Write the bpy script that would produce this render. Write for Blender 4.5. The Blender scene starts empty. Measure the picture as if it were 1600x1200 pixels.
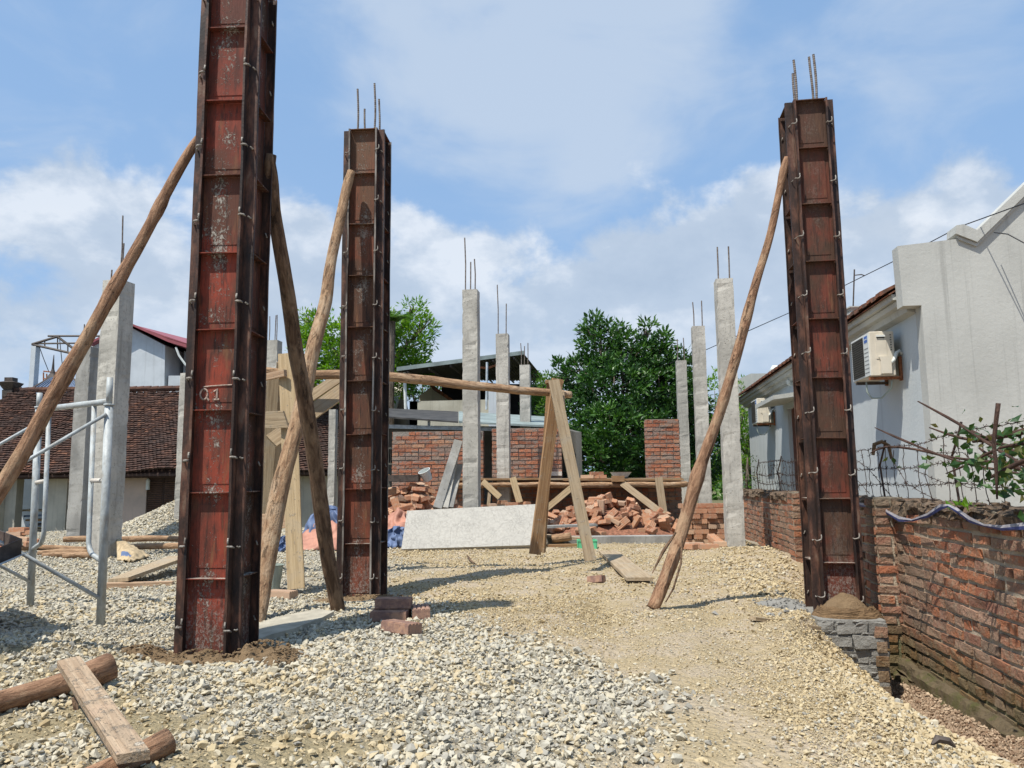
import bpy, bmesh, math, random
import numpy as np
from mathutils import Vector, Matrix, Euler, noise as mnoise
R = math.radians
random.seed(7)
rng = np.random.default_rng(11)
scene = bpy.context.scene
COL = scene.collection

# ------------------------------------------------------------------ camera
CH = 0.79
F_PX = 1209.0
PITCH, ROLL = 7.2, -0.6
cam_d = bpy.data.cameras.new('camera')
cam = bpy.data.objects.new('camera', cam_d); COL.objects.link(cam)
cam_d.sensor_width = 36.0
cam_d.lens = 36.0 * F_PX / 1600.0
cam_d.clip_start = 0.05
cam_d.clip_end = 3000
CM = Matrix.Translation((0, 0, CH)) @ Matrix.Rotation(R(90 + PITCH), 4, 'X') @ Matrix.Rotation(R(ROLL), 4, 'Z')
cam.matrix_world = CM
scene.camera = cam
C3 = CM.to_3x3()

def ray(px, py):
    return C3 @ Vector(((px - 800) / F_PX, -(py - 600) / F_PX, -1.0))
def P(px, py, Y):
    """point of the site seen at photo position px,py, standing at distance Y"""
    d = ray(px, py); k = Y / d.y
    return Vector((d.x * k, Y, CH + d.z * k))
def G(px, py, z=0.0):
    d = ray(px, py); k = (z - CH) / d.z
    return Vector((d.x * k, d.y * k, z))
PSI = R(7.7)
UX = Vector((math.cos(PSI), -math.sin(PSI), 0)); VX = Vector((math.sin(PSI), math.cos(PSI), 0))
def UV(u, v, z=0.0):
    return UX * u + VX * v + Vector((0, 0, z))
def toUV(p):
    return (p.x * UX.x + p.y * UX.y, p.x * VX.x + p.y * VX.y)

# ------------------------------------------------------------------ render look, sun, sky
SUN_AZ = Vector((-0.70, -0.72, 0)).normalized()
SUN_EL = R(62)
sd = bpy.data.lights.new('sun', 'SUN'); sd.energy = 4.8; sd.angle = R(0.5); sd.color = (1.0, 0.955, 0.88)
sun = bpy.data.objects.new('sun', sd); COL.objects.link(sun)
sdir = Vector((SUN_AZ.x * math.cos(SUN_EL), SUN_AZ.y * math.cos(SUN_EL), math.sin(SUN_EL)))
sun.rotation_euler = sdir.to_track_quat('Z', 'Y').to_euler()
scene.view_settings.view_transform = 'Standard'
scene.view_settings.look = 'None'
scene.view_settings.gamma = 1.0
scene.view_settings.exposure = 0.27

class NT:
    def __init__(s, tree):
        s.t = tree; s.n = tree.nodes; s.l = tree.links
    def new(s, typ, **kw):
        nd = s.n.new(typ)
        for k, v in kw.items(): setattr(nd, k, v)
        return nd
    def put(s, sock, v):
        if v is None: return
        if hasattr(v, 'is_output') or isinstance(v, bpy.types.NodeSocket): s.l.new(v, sock)
        else:
            if isinstance(v, (tuple, list)) and len(v) == 3 and sock.type == 'RGBA': v = (*v, 1)
            sock.default_value = v
    def math(s, op, a, b=None, c=None, clamp=False):
        nd = s.new('ShaderNodeMath', operation=op, use_clamp=clamp)
        s.put(nd.inputs[0], a); s.put(nd.inputs[1], b)
        if c is not None: s.put(nd.inputs[2], c)
        return nd.outputs[0]
    def vmath(s, op, a, b=None):
        nd = s.new('ShaderNodeVectorMath', operation=op)
        s.put(nd.inputs[0], a); s.put(nd.inputs[1], b)
        return nd.outputs['Value'] if op in ('DOT_PRODUCT', 'LENGTH') else nd.outputs[0]
    def coord(s, kind='Object'):
        if kind == 'World': return s.new('ShaderNodeNewGeometry').outputs['Position']
        return s.new('ShaderNodeTexCoord').outputs[kind]
    def scale(s, vec, sc, loc=(0, 0, 0)):
        nd = s.new('ShaderNodeMapping'); s.put(nd.inputs['Vector'], vec)
        nd.inputs['Scale'].default_value = sc; nd.inputs['Location'].default_value = loc
        return nd.outputs[0]
    def noise(s, vec, scale=5, detail=4, rough=0.55, dist=0.0):
        nd = s.new('ShaderNodeTexNoise'); s.put(nd.inputs['Vector'], vec)
        nd.inputs['Scale'].default_value = scale; nd.inputs['Detail'].default_value = detail
        nd.inputs['Roughness'].default_value = rough; nd.inputs['Distortion'].default_value = dist
        return nd.outputs['Fac']
    def voro(s, vec, scale=5, feature='F1', out='Distance', rnd=1.0):
        nd = s.new('ShaderNodeTexVoronoi', feature=feature); s.put(nd.inputs['Vector'], vec)
        nd.inputs['Scale'].default_value = scale; nd.inputs['Randomness'].default_value = rnd
        return nd.outputs[out]
    def ramp(s, fac, stops, interp='LINEAR'):
        nd = s.new('ShaderNodeValToRGB'); s.put(nd.inputs[0], fac)
        cr = nd.color_ramp; cr.interpolation = interp
        while len(cr.elements) > 1: cr.elements.remove(cr.elements[-1])
        for i, (p, c) in enumerate(stops):
            if not isinstance(c, (tuple, list)): c = (c, c, c)
            e = cr.elements[0] if i == 0 else cr.elements.new(p)
            e.position = p; e.color = (*c[:3], 1)
        return nd.outputs[0]
    def mix(s, fac, a, b, mode='MIX'):
        nd = s.new('ShaderNodeMix', data_type='RGBA', blend_type=mode)
        s.put(nd.inputs[0], fac); s.put(nd.inputs[6], a); s.put(nd.inputs[7], b)
        return nd.outputs[2]
    def step(s, x, lo, hi):
        nd = s.new('ShaderNodeMapRange', interpolation_type='SMOOTHSTEP')
        s.put(nd.inputs['Value'], x); nd.inputs['From Min'].default_value = lo; nd.inputs['From Max'].default_value = hi
        return nd.outputs[0]
    def attr(s, name, out='Fac'):
        nd = s.new('ShaderNodeAttribute'); nd.attribute_name = name
        return nd.outputs[out]
    def rand(s): return s.new('ShaderNodeObjectInfo').outputs['Random']

def material(name, fn, rough=0.85, metal=0.0, spec=0.3):
    m = bpy.data.materials.new(name); m.use_nodes = True
    t = NT(m.node_tree); b = m.node_tree.nodes['Principled BSDF']
    b.inputs['Roughness'].default_value = rough; b.inputs['Metallic'].default_value = metal
    b.inputs['Specular IOR Level'].default_value = spec
    r = fn(t)
    col, h = r[0], r[1]
    dist = r[2] if len(r) > 2 else 0.01
    t.put(b.inputs['Base Color'], col)
    if len(r) > 3: t.put(b.inputs['Roughness'], r[3])
    if h is not None:
        bp = t.new('ShaderNodeBump'); bp.inputs['Distance'].default_value = dist; bp.inputs['Strength'].default_value = 0.9
        t.l.new(h, bp.inputs['Height']); t.l.new(bp.outputs[0], b.inputs['Normal'])
    return m

# world: nishita sky with procedural clouds placed by direction
world = bpy.data.worlds.new('World'); scene.world = world; world.use_nodes = True
W = NT(world.node_tree); bgn = world.node_tree.nodes['Background']
sky = W.new('ShaderNodeTexSky', sky_type='NISHITA'); sky.sun_disc = False
sky.sun_elevation = SUN_EL; sky.sun_rotation = math.atan2(SUN_AZ.x, SUN_AZ.y)
sky.air_density = 1.0; sky.dust_density = 1.4; sky.ozone_density = 1.6
dirv = W.coord('Generated')
sep = W.new('ShaderNodeSeparateXYZ'); W.l.new(dirv, sep.inputs[0])
def blob(px, py, sig_px, w):
    c = ray(px, py).normalized()
    k = (F_PX / sig_px) ** 2
    d = W.vmath('DOT_PRODUCT', dirv, tuple(c))
    return W.math('MULTIPLY', W.math('POWER', W.math('MAXIMUM', d, 0.0), k), w)
def blobs(lst):
    acc = None
    for a in lst:
        b = blob(*a); acc = b if acc is None else W.math('ADD', acc, b)
    return acc
# soft high cloud
wn = W.new('ShaderNodeTexNoise'); W.l.new(dirv, wn.inputs['Vector']); wn.inputs['Scale'].default_value = 4.5; wn.inputs['Detail'].default_value = 5
dirv0 = dirv
warp = W.vmath('MULTIPLY', W.vmath('SUBTRACT', wn.outputs['Color'], (.5, .5, .5)), (.20, .20, .20))
dirv = W.vmath('NORMALIZE', W.vmath('ADD', dirv0, warp))
soft_n = W.noise(W.scale(dirv0, (1.0, 1.0, 2.2), (3.1, 0, .4)), 4.2, 8, 0.55, 0.5)
soft = W.math('ADD', W.math('MULTIPLY', W.math('SUBTRACT', soft_n, 0.5), 2.2),
              blobs([(700, 50, 100, .36), (820, 60, 110, .50), (960, 60, 120, .6), (1110, 90, 70, .6), (640, 110, 80, .34), (930, 190, 65, .55), (760, 225, 60, .20),
                     (1540, 70, 90, .34), (1430, 160, 90, .26), (1010, 230, 70, .22), (120, 290, 100, .3), (1340, 210, 60, .12)]))
soft = W.step(soft, -0.02, 0.95)
# cumulus bank along the horizon
cum_n = W.noise(W.scale(dirv0, (1, 1, 1.3), (0.7, 1.3, 0)), 8.5, 12, 0.58, 0.2)
cum_n2 = W.noise(W.scale(dirv0, (1, 1, 1.3), (4.7, 1.3, 2)), 3.1, 3, 0.5, 0.0)
cumn = W.math('ADD', W.math('MULTIPLY', W.math('SUBTRACT', cum_n, 0.5), 1.5), W.math('MULTIPLY', W.math('SUBTRACT', cum_n2, 0.5), .5))
bank = W.step(sep.outputs[2], 0.42, 0.16)
cum = W.math('ADD', cumn,
             blobs([(1190, 300, 34, .42), (1170, 360, 60, .42), (1010, 385, 60, .45), (900, 410, 60, .34), (640, 425, 55, .42), (470, 370, 50, .42), (450, 450, 70, .3),
                    (130, 365, 70, .5), (30, 320, 50, .34), (1370, 405, 60, .5), (1440, 400, 50, .4), (1560, 360, 60, .52), (1080, 440, 80, .36), (760, 445, 70, .4), (260, 430, 70, .3), (1290, 440, 60, .3)]))
cum = W.math('ADD', cum, W.math('MULTIPLY', bank, 0.56))
cum = W.math('MULTIPLY', W.step(cum, 0.33, 0.66), W.step(sep.outputs[2], 0.50, 0.40))
dirv = dirv0
# sky tint: add a pale veil towards the horizon
veil = W.step(sep.outputs[2], 0.62, 0.0)
base = W.mix(1.0, sky.outputs[0], (0.120, 0.125, 0.128), 'MULTIPLY')
base = W.mix(W.math('MULTIPLY', veil, 0.5), base, (0.38, 0.48, 0.62))
base = W.mix(0.65, base, (0.27, 0.45, 0.73))
shade = W.math('ADD', W.math('MULTIPLY', W.noise(W.scale(dirv, (1, 1, 1.8), (5, 2, 1)), 6.0, 8, 0.6), .6), W.math('MULTIPLY', cum_n, .4))
ccol = W.ramp(shade, [(0.34, (0.42, 0.485, 0.57)), (0.47, (0.50, 0.56, 0.635)), (0.57, (0.78, 0.80, 0.82))])
lowgrey = W.step(sep.outputs[2], 0.26, 0.10)
ccol = W.mix(W.math('MULTIPLY', lowgrey, 0.65), ccol, (0.40, 0.485, 0.60))
c1 = W.mix(W.math('MULTIPLY', soft, 0.72), base, (0.50, 0.58, 0.69))
c2 = W.mix(W.math('MULTIPLY', cum, 0.70), c1, ccol)
W.l.new(c2, bgn.inputs[0]); bgn.inputs[1].default_value = 1.0

# ------------------------------------------------------------------ object helpers
ORG = {}
WM = {}      # world matrix of each object as it was built
def tag(o, label=None, cat=None, group=None, kind=None):
    if label: o['label'] = label
    if cat: o['category'] = cat
    if group: o['group'] = group
    if kind: o['kind'] = kind
    return o
def thing(name, label, cat, loc=(0, 0, 0), group=None, kind=None):
    o = bpy.data.objects.new(name, None); COL.objects.link(o); o.empty_display_size = 0.1
    o.location = loc; ORG[o.name] = Vector(loc); WM[o.name] = Matrix.Translation(Vector(loc))
    return tag(o, label, cat, group, kind)
def org(o): return ORG.get(o.name, Vector((0, 0, 0)))

def frame_z(p0, p1, up=Vector((0, 0, 1))):
    z = (p1 - p0).normalized()
    x = up.cross(z)
    if x.length < 1e-4: x = Vector((1, 0, 0)).cross(z)
    x.normalize(); y = z.cross(x)
    m = Matrix((x, y, z)).transposed().to_4x4(); m.translation = p0
    return m

class MB:
    def __init__(s): s.v = []; s.f = []; s.mi = []; s.tone = []
    def add(s, vs, fs, mi=0, tone=0.5):
        b = len(s.v); s.v.extend(Vector(v) for v in vs)
        for f in fs: s.f.append([i + b for i in f]); s.mi.append(mi); s.tone.append(tone)
        return s
    def box(s, c, size, m=None, mi=0, tone=0.5, jit=0.0):
        c = Vector(c); hx, hy, hz = size[0] / 2, size[1] / 2, size[2] / 2
        vs = []
        for x in (-hx, hx):
            for y in (-hy, hy):
                for z in (-hz, hz):
                    p = Vector((x, y, z))
                    if jit: p += Vector((random.uniform(-jit, jit), random.uniform(-jit, jit), random.uniform(-jit, jit)))
                    if m is not None: p = m @ p
                    vs.append(c + p)
        return s.add(vs, [(0, 1, 3, 2), (4, 6, 7, 5), (0, 4, 5, 1), (2, 3, 7, 6), (0, 2, 6, 4), (1, 5, 7, 3)], mi, tone)
    def uvbox(s, u0, u1, v0, v1, z0, z1, mi=0, tone=0.5, jit=0.0):
        vs = [UV(u, v, z) for u in (u0, u1) for v in (v0, v1) for z in (z0, z1)]
        if jit: vs = [p + Vector((random.uniform(-jit, jit), random.uniform(-jit, jit), random.uniform(-jit, jit))) for p in vs]
        return s.add(vs, [(0, 1, 3, 2), (4, 6, 7, 5), (0, 4, 5, 1), (2, 3, 7, 6), (0, 2, 6, 4), (1, 5, 7, 3)], mi, tone)
    def tube(s, pts, rad, n=8, mi=0, tone=0.5, cap=True, wob=0.0, seed=0):
        pts = [Vector(p) for p in pts]
        if not hasattr(rad, '__len__'): rad = [rad] * len(pts)
        rings = []
        t0 = (pts[1] - pts[0]).normalized()
        x = t0.orthogonal().normalized()
        for i, p in enumerate(pts):
            t = ((pts[min(i + 1, len(pts) - 1)] - pts[max(i - 1, 0)])).normalized()
            x = (x - t * x.dot(t)).normalized(); y = t.cross(x)
            ring = []
            for k in range(n):
                a = 2 * math.pi * k / n
                r = rad[i]
                if wob: r *= 1 + wob * mnoise.noise(Vector((math.cos(a) * 1.3 + seed, math.sin(a) * 1.3, p.length * 3.1 + seed * 7)))
                ring.append(p + x * math.cos(a) * r + y * math.sin(a) * r)
            rings.append(ring)
        vs = [q for r_ in rings for q in r_]; fs = []
        for i in range(len(pts) - 1):
            for k in range(n):
                k2 = (k + 1) % n
                fs.append((i * n + k, i * n + k2, (i + 1) * n + k2, (i + 1) * n + k))
        if cap:
            fs.append(tuple(reversed(range(n)))); fs.append(tuple((len(pts) - 1) * n + k for k in range(n)))
        return s.add(vs, fs, mi, tone)
    def prism(s, poly, ext, mi=0, tone=0.5):
        n = len(poly); poly = [Vector(p) for p in poly]; ext = Vector(ext)
        return s.add(poly + [p + ext for p in poly],
                     [tuple(range(n)), tuple(reversed(range(n, 2 * n)))] + [(i, i + n, (i + 1) % n + n, (i + 1) % n) for i in range(n)], mi, tone)
    def build(s, name, mats, parent=None, frame=None, smooth=False, bevel=0.0):
        if not isinstance(mats, (list, tuple)): mats = [mats]
        me = bpy.data.meshes.new(name)
        V = s.v
        if frame is None:
            if parent is not None: o0 = org(parent)
            else:
                lo = Vector((min(v.x for v in V), min(v.y for v in V), min(v.z for v in V))); hi = Vector((max(v.x for v in V), max(v.y for v in V), max(v.z for v in V)))
                o0 = Vector(((lo.x + hi.x) / 2, (lo.y + hi.y) / 2, lo.z))
            frame = Matrix.Translation(o0)
        inv = frame.inverted()
        me.from_pydata([tuple(inv @ v) for v in V], [], s.f)
        for m in mats: me.materials.append(m)
        me.polygons.foreach_set('material_index', s.mi)
        at = me.attributes.new('tone', 'FLOAT', 'FACE'); at.data.foreach_set('value', s.tone)
        bm = bmesh.new(); bm.from_mesh(me); bmesh.ops.recalc_face_normals(bm, faces=bm.faces)
        if bevel:
            bmesh.ops.bevel(bm, geom=list(bm.edges), offset=bevel, segments=1, affect='EDGES')
        bm.to_mesh(me); bm.free()
        if smooth: me.shade_smooth()
        me.update()
        o = bpy.data.objects.new(name, me); COL.objects.link(o)
        if parent is not None:
            o.parent = parent
            o.matrix_local = WM.get(parent.name, Matrix.Translation(org(parent))).inverted() @ frame
            ORG[o.name] = frame.translation.copy()
        else:
            o.matrix_world = frame; ORG[o.name] = frame.translation.copy()
        WM[o.name] = frame.copy()
        return o

def fast_mesh(name, verts, faces_n, loops, mats, tone=None, parent=None, loc=None, smooth=False, mi=None):
    """numpy mesh: faces_n = loop totals, loops = flat vertex indices"""
    me = bpy.data.meshes.new(name)
    if loc is None: loc = Vector((float(verts[:, 0].mean()), float(verts[:, 1].mean()), float(verts[:, 2].min()))) if parent is None else org(parent)
    v = verts - np.array(loc)
    me.vertices.add(len(v)); me.vertices.foreach_set('co', v.astype(np.float32).ravel())
    me.loops.add(len(loops)); me.loops.foreach_set('vertex_index', loops.astype(np.int32))
    starts = np.concatenate([[0], np.cumsum(faces_n)[:-1]]).astype(np.int32)
    me.polygons.add(len(faces_n)); me.polygons.foreach_set('loop_start', starts)
    if mi is not None: me.polygons.foreach_set('material_index', mi.astype(np.int32))
    for m in (mats if isinstance(mats, (list, tuple)) else [mats]): me.materials.append(m)
    me.update(calc_edges=True)
    if tone is not None:
        at = me.attributes.new('tone', 'FLOAT', 'FACE'); at.data.foreach_set('value', tone.astype(np.float32))
    me.polygons.foreach_set('use_smooth', np.full(len(faces_n), smooth))
    o = bpy.data.objects.new(name, me); COL.objects.link(o)
    if parent is not None: o.parent = parent; o.location = (0, 0, 0)
    else: o.location = loc
    ORG[o.name] = Vector(loc)
    return o

# ------------------------------------------------------------------ materials
def m_concrete(t, a=(0.50, 0.475, 0.415), b=(0.34, 0.325, 0.285)):
    o = t.coord(); w = t.coord('World'); n1 = t.noise(t.scale(w, (1, 1, .5)), 2.5, 6, .65); n2 = t.noise(w, 26, 5, .65)
    v = t.voro(w, 26); v2 = t.voro(w, 60); pm = t.step(t.noise(w, 3.2, 4, .6), .44, .60)
    pit = t.math('MULTIPLY', t.step(t.math('ADD', v, t.math('MULTIPLY', n2, .25)), .30, .18), pm)
    pit2 = t.math('MULTIPLY', t.step(v2, .22, .10), .6)
    col = t.mix(t.step(n1, .35, .66), a, b)
    col = t.mix(t.math('MULTIPLY', t.step(n2, .50, .66), .45), col, (0.22, 0.205, 0.175))
    col = t.mix(t.math('MULTIPLY', pit, .75), col, (0.10, 0.092, 0.078)); col = t.mix(t.math('MULTIPLY', pit2, .6), col, (0.12, 0.11, 0.095))
    col = t.mix(t.math('MULTIPLY', t.step(t.noise(t.scale(w, (1, 1, .12)), 14, 4, .65), .54, .68), .45), col, (.19, .18, .155))
    col = t.mix(t.math('MULTIPLY', t.step(t.noise(t.scale(w, (.2, .2, 1)), 3.1, 3, .5), .57, .60), .28), col, (.24, .23, .20))
    h = t.math('SUBTRACT', t.math('MULTIPLY', n2, .5), pit)
    return col, h, 0.010
CONC = material('cast concrete', m_concrete, .9)
CONC_DARK = material('weathered concrete', lambda t: m_concrete(t, (.36, .35, .32), (.20, .195, .18)), .9)

def m_form(t, c1, c2, splash=.6, top=None):
    o = t.coord(); w = t.coord('World')
    n1 = t.noise(t.scale(w, (1, 1, .45)), 9, 5, .62); n2 = t.noise(t.scale(w, (3, 3, .30)), 22, 5, .65); n3 = t.noise(w, 2.3, 4, .6)
    col = t.mix(t.step(n1, .38, .66), c1, c2)
    col = t.mix(t.step(n3, .48, .62), col, tuple(a * .55 + b * .45 for a, b in zip(c2, (.09, .055, .035))))
    col = t.mix(t.math('MULTIPLY', t.step(n2, .50, .66), .75), col, (0.032, 0.022, 0.018))
    col = t.mix(t.math('MULTIPLY', t.step(t.noise(t.scale(w, (2, 2, .25)), 13, 4, .6), .56, .70), .6), col, (.21, .105, .052))
    sz = t.new('ShaderNodeSeparateXYZ'); t.l.new(w, sz.inputs[0])
    if top is not None:       # paint worn off towards the head of the column
        tp = t.step(t.math('ADD', sz.outputs[2], t.math('MULTIPLY', t.math('SUBTRACT', n1, .5), 1.4)), 1.9, 3.7)
        col = t.mix(t.math('MULTIPLY', tp, .8), col, top)
    cx = t.new('ShaderNodeSeparateXYZ'); t.l.new(o, cx.inputs[0])
    mid = t.step(t.math('ABSOLUTE', t.math('ADD', cx.outputs[0], t.math('MULTIPLY', t.math('SUBTRACT', t.noise(w, 4, 2), .5), .12))), 0.085, 0.0)
    sp = t.noise(t.scale(w, (1, 1, .75)), 75, 6, .75, .8); patch = t.noise(w, 4.2, 3, .6)
    s = t.math('ADD', sp, t.math('ADD', t.math('MULTIPLY', mid, .10), t.math('MULTIPLY', t.math('SUBTRACT', patch, .5), .62)))
    m = t.math('MULTIPLY', t.step(s, .62, .72), splash)
    low = t.math('MULTIPLY', t.step(t.math('ADD', sz.outputs[2], t.math('MULTIPLY', t.math('SUBTRACT', n2, .5), .5)), .40, .0), .55)
    m = t.math('MAXIMUM', m, t.math('MULTIPLY', low, t.step(sp, .45, .6)))
    nrm = t.new('ShaderNodeSeparateXYZ'); t.l.new(t.new('ShaderNodeNewGeometry').outputs['Normal'], nrm.inputs[0])
    dust = t.math('MULTIPLY', t.step(nrm.outputs[2], .6, .9), t.step(t.noise(w, 18, 3), .35, .55))
    m = t.math('MAXIMUM', m, t.math('MULTIPLY', dust, .85))
    col = t.mix(m, col, (.40, .375, .32))
    return col, t.math('ADD', n2, t.math('MULTIPLY', m, .8)), .005
FORM_RED = material('red rusty formwork steel', lambda t: m_form(t, (.275, .054, .031), (.13, .038, .025), .80, (.10, .030, .020)), .65, 0, .2)
FORM_MID = material('brown rusty formwork steel', lambda t: m_form(t, (.215, .062, .034), (.105, .042, .026), .50, (.15, .085, .05)), .68, 0, .2)
FORM_BRN = material('dark brown formwork steel', lambda t: m_form(t, (.150, .042, .026), (.066, .032, .021), .10, (.085, .046, .030)), .68, 0, .2)
FORM_SHADED = material('shade-darkened formwork steel', lambda t: m_form(t, (.115, .038, .025), (.048, .027, .019), .45), .68, 0, .2)  # shade on turned-away panels put into a darker copy of the paint
def m_flange(t):
    w = t.coord('World'); n = t.noise(t.scale(w, (1, 1, .3)), 14, 5, .65)
    col = t.ramp(n, [(.34, (.016, .012, .011)), (.50, (.046, .025, .018)), (.60, (.12, .055, .035)), (.70, (.17, .115, .08)), (.78, (.32, .28, .23))])
    return col, t.noise(w, 60, 3), .002
FLANGE = material('dark blackened steel edge', m_flange, .6, 0, .3)
WORN = material('worn pale steel edge', lambda t: (t.ramp(t.noise(t.scale(t.coord('World'), (1, 1, .4)), 7, 5, .6), [(.38, (.05, .032, .024)), (.52, (.20, .175, .15)), (.68, (.40, .375, .33))]), None), .6, 0, .3)
def m_steelpale(t):
    w = t.coord('World'); n = t.noise(w, 70, 3)
    return t.ramp(n, [(.35, (.12, .10, .082)), (.62, (.34, .31, .265))]), n, .002
PALE_STEEL = material('cement caked clamp', m_steelpale, .7)
REBAR = material('ribbed steel bar', lambda t: (t.ramp(t.noise(t.coord('World'), 30, 4), [(.35, (.10, .072, .055)), (.65, (.22, .19, .165))]), None), .65)
GALV = material('galvanised tube', lambda t: (t.ramp(t.noise(t.scale(t.coord(), (1, 1, .4)), 22, 5, .7), [(.30, (.27, .25, .21)), (.5, (.37, .40, .40)), (.7, (.50, .53, .52))]), t.noise(t.coord(), 50, 4), .002), .55, 0, .45)

def m_bark(t, c1, c2, c3, sc=1.0):
    o = t.coord()
    n1 = t.noise(t.scale(o, (1, 1, .16)), 42 * sc, 7, .7, .8); n2 = t.noise(t.scale(o, (1, 1, .6)), 5.0, 5, .65); n3 = t.noise(o, 60 * sc, 4, .7)
    col = t.mix(t.step(n1, .40, .60), c2, c1)
    col = t.mix(t.math('MULTIPLY', t.step(n2, .50, .60), .75), col, c3)
    dk = t.step(t.noise(t.scale(o, (1, 1, .30)), 16 * sc, 6, .7, 1.2), .56, .66)
    col = t.mix(t.math('MULTIPLY', dk, .7), col, tuple(x * .35 for x in c2))
    lt = t.step(t.noise(t.scale(o, (1, 1, .5)), 11 * sc, 5, .65, .5), .60, .68)
    col = t.mix(t.math('MULTIPLY', lt, .5), col, tuple(min(.6, x * 1.35) for x in c3))
    return col, t.math('ADD', t.math('ADD', n1, t.math('MULTIPLY', n3, .35)), t.math('MULTIPLY', dk, -.6)), .02
BARK_TAN = material('peeled tan eucalyptus bark', lambda t: m_bark(t, (.42, .27, .155), (.25, .145, .08), (.47, .34, .22)), .85)
BARK_BRN = material('reddish brown bark', lambda t: m_bark(t, (.37, .215, .125), (.19, .10, .055), (.42, .28, .17)), .85)
BARK_DRK = material('dark brown bark', lambda t: m_bark(t, (.21, .13, .078), (.095, .055, .032), (.27, .18, .11)), .9)
BARK_GRY = material('grey brown trunk bark', lambda t: m_bark(t, (.16, .13, .10), (.08, .06, .045), (.22, .18, .14)), .9)

def m_plank(t, c1, c2, stain):
    o = t.coord(); n = t.noise(t.scale(o, (1, 1, .045)), 60, 5, .6, .5); n2 = t.noise(o, 6, 5, .6)
    col = t.mix(t.step(n, .35, .68), c1, c2)
    col = t.mix(t.math('MULTIPLY', t.step(n2, .48, .66), .6), col, stain)
    knots = t.step(t.voro(t.scale(o, (1, 1, .5)), 5.5), .085, .03)
    col = t.mix(t.math('MULTIPLY', knots, .7), col, (.10, .05, .022))
    cem = t.step(t.noise(o, 38, 5, .7), .60, .68)
    col = t.mix(t.math('MULTIPLY', cem, .5), col, (.42, .39, .34))
    return col, t.math('ADD', n, t.math('MULTIPLY', cem, .5)), .006
PLANK_YEL = material('yellow sawn plank', lambda t: m_plank(t, (.50, .38, .225), (.38, .275, .15), (.44, .35, .23)), .8)
PLANK_GRY = material('grey weathered plank', lambda t: m_plank(t, (.40, .31, .20), (.28, .205, .125), (.34, .29, .215)), .85)
PLANK_BRN = material('brown weathered plank', lambda t: m_plank(t, (.36, .215, .105), (.23, .125, .058), (.33, .23, .135)), .85)
PLANK_PINK = material('cement stained pinkish plank', lambda t: m_plank(t, (.48, .34, .22), (.36, .23, .14), (.44, .27, .17)), .85)

def m_loosebrick(t):
    o = t.coord(); r = t.rand(); n = t.noise(o, 30, 4, .6)
    col = t.ramp(r, [(0, (.40, .185, .095)), (.25, (.48, .245, .135)), (.45, (.30, .125, .07)), (.65, (.46, .215, .115)), (.82, (.54, .36, .23)), (1, (.43, .30, .21))])
    col = t.mix(t.math('MULTIPLY', t.step(n, .40, .66), .7), col, (.42, .30, .21))
    return col, n, .003
BRICK = material('orange clay brick', m_loosebrick, .9)
BRICK_DUSKY = material('purplish grooved clay brick', lambda t: (t.mix(t.step(t.noise(t.coord('World'), 14, 5, .7), .4, .62), (.21, .125, .10), t.mix(t.noise(t.coord('World'), 50, 3), (.33, .22, .17), (.40, .22, .13))), t.noise(t.coord(), 60, 3), .003), .9)

def m_wallbrick(t, tones, dirt, moss=False):
    w = t.coord('World'); tn = t.attr('tone'); n = t.noise(w, 22, 6, .65); n2 = t.noise(w, 2.2, 5, .6)
    col = t.ramp(tn, tones)
    col = t.mix(t.math('MULTIPLY', t.step(n, .50, .68), .7), col, dirt)
    col = t.mix(t.math('MULTIPLY', t.step(t.noise(w, 70, 3, .6), .52, .7), .4), col, (.10, .045, .03))
    if moss:
        er = t.step(t.noise(t.scale(w, (1, 1, 1.6)), 7, 7, .75, .5), .50, .60); col = t.mix(t.math('MULTIPLY', er, .62), col, t.mix(n, (.24, .165, .11), (.44, .33, .23)))
        sp = t.new('ShaderNodeSeparateXYZ'); t.l.new(w, sp.inputs[0])
        low = t.step(t.math('ADD', sp.outputs[2], t.math('MULTIPLY', n2, .5)), .22, -.10)
        top = t.step(t.math('ADD', sp.outputs[2], t.math('MULTIPLY', n2, .35)), .70, .84)
        col = t.mix(t.math('MULTIPLY', low, .72), col, (.095, .090, .030))
        col = t.mix(t.math('MULTIPLY', top, .8), col, t.mix(n, (.075, .062, .042), (.24, .19, .13)))
        big = t.step(n2, .46, .62)
        col = t.mix(t.math('MULTIPLY', big, .6), col, (.245, .18, .125))
        col = t.mix(.16, col, (.14, .105, .065))
    return col, t.math('ADD', n, t.noise(w, 60, 4, .6)), .014
OLDBRICK = material('old wall bricks', lambda t: m_wallbrick(t, [(0, (.34, .115, .06)), (.3, (.44, .16, .075)), (.55, (.28, .115, .075)), (.8, (.42, .25, .17)), (1, (.23, .13, .09))], (.30, .22, .15), True), .95)
def m_newbrick(t):
    w = t.coord('World'); col, h, d = m_wallbrick(t, [(0, (.36, .125, .068)), (.4, (.43, .175, .095)), (.7, (.29, .105, .06)), (1, (.45, .25, .15))], (.30, .24, .19))
    sm = t.step(t.noise(t.scale(w, (.6, .6, 1.6)), 4.2, 7, .72, .6), .46, .56)
    col = t.mix(t.math('MULTIPLY', sm, .75), col, t.mix(t.noise(w, 30, 4), (.19, .165, .14), (.30, .265, .23)))
    return col, h, d
NEWBRICK = material('new wall bricks', m_newbrick, .95)
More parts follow.
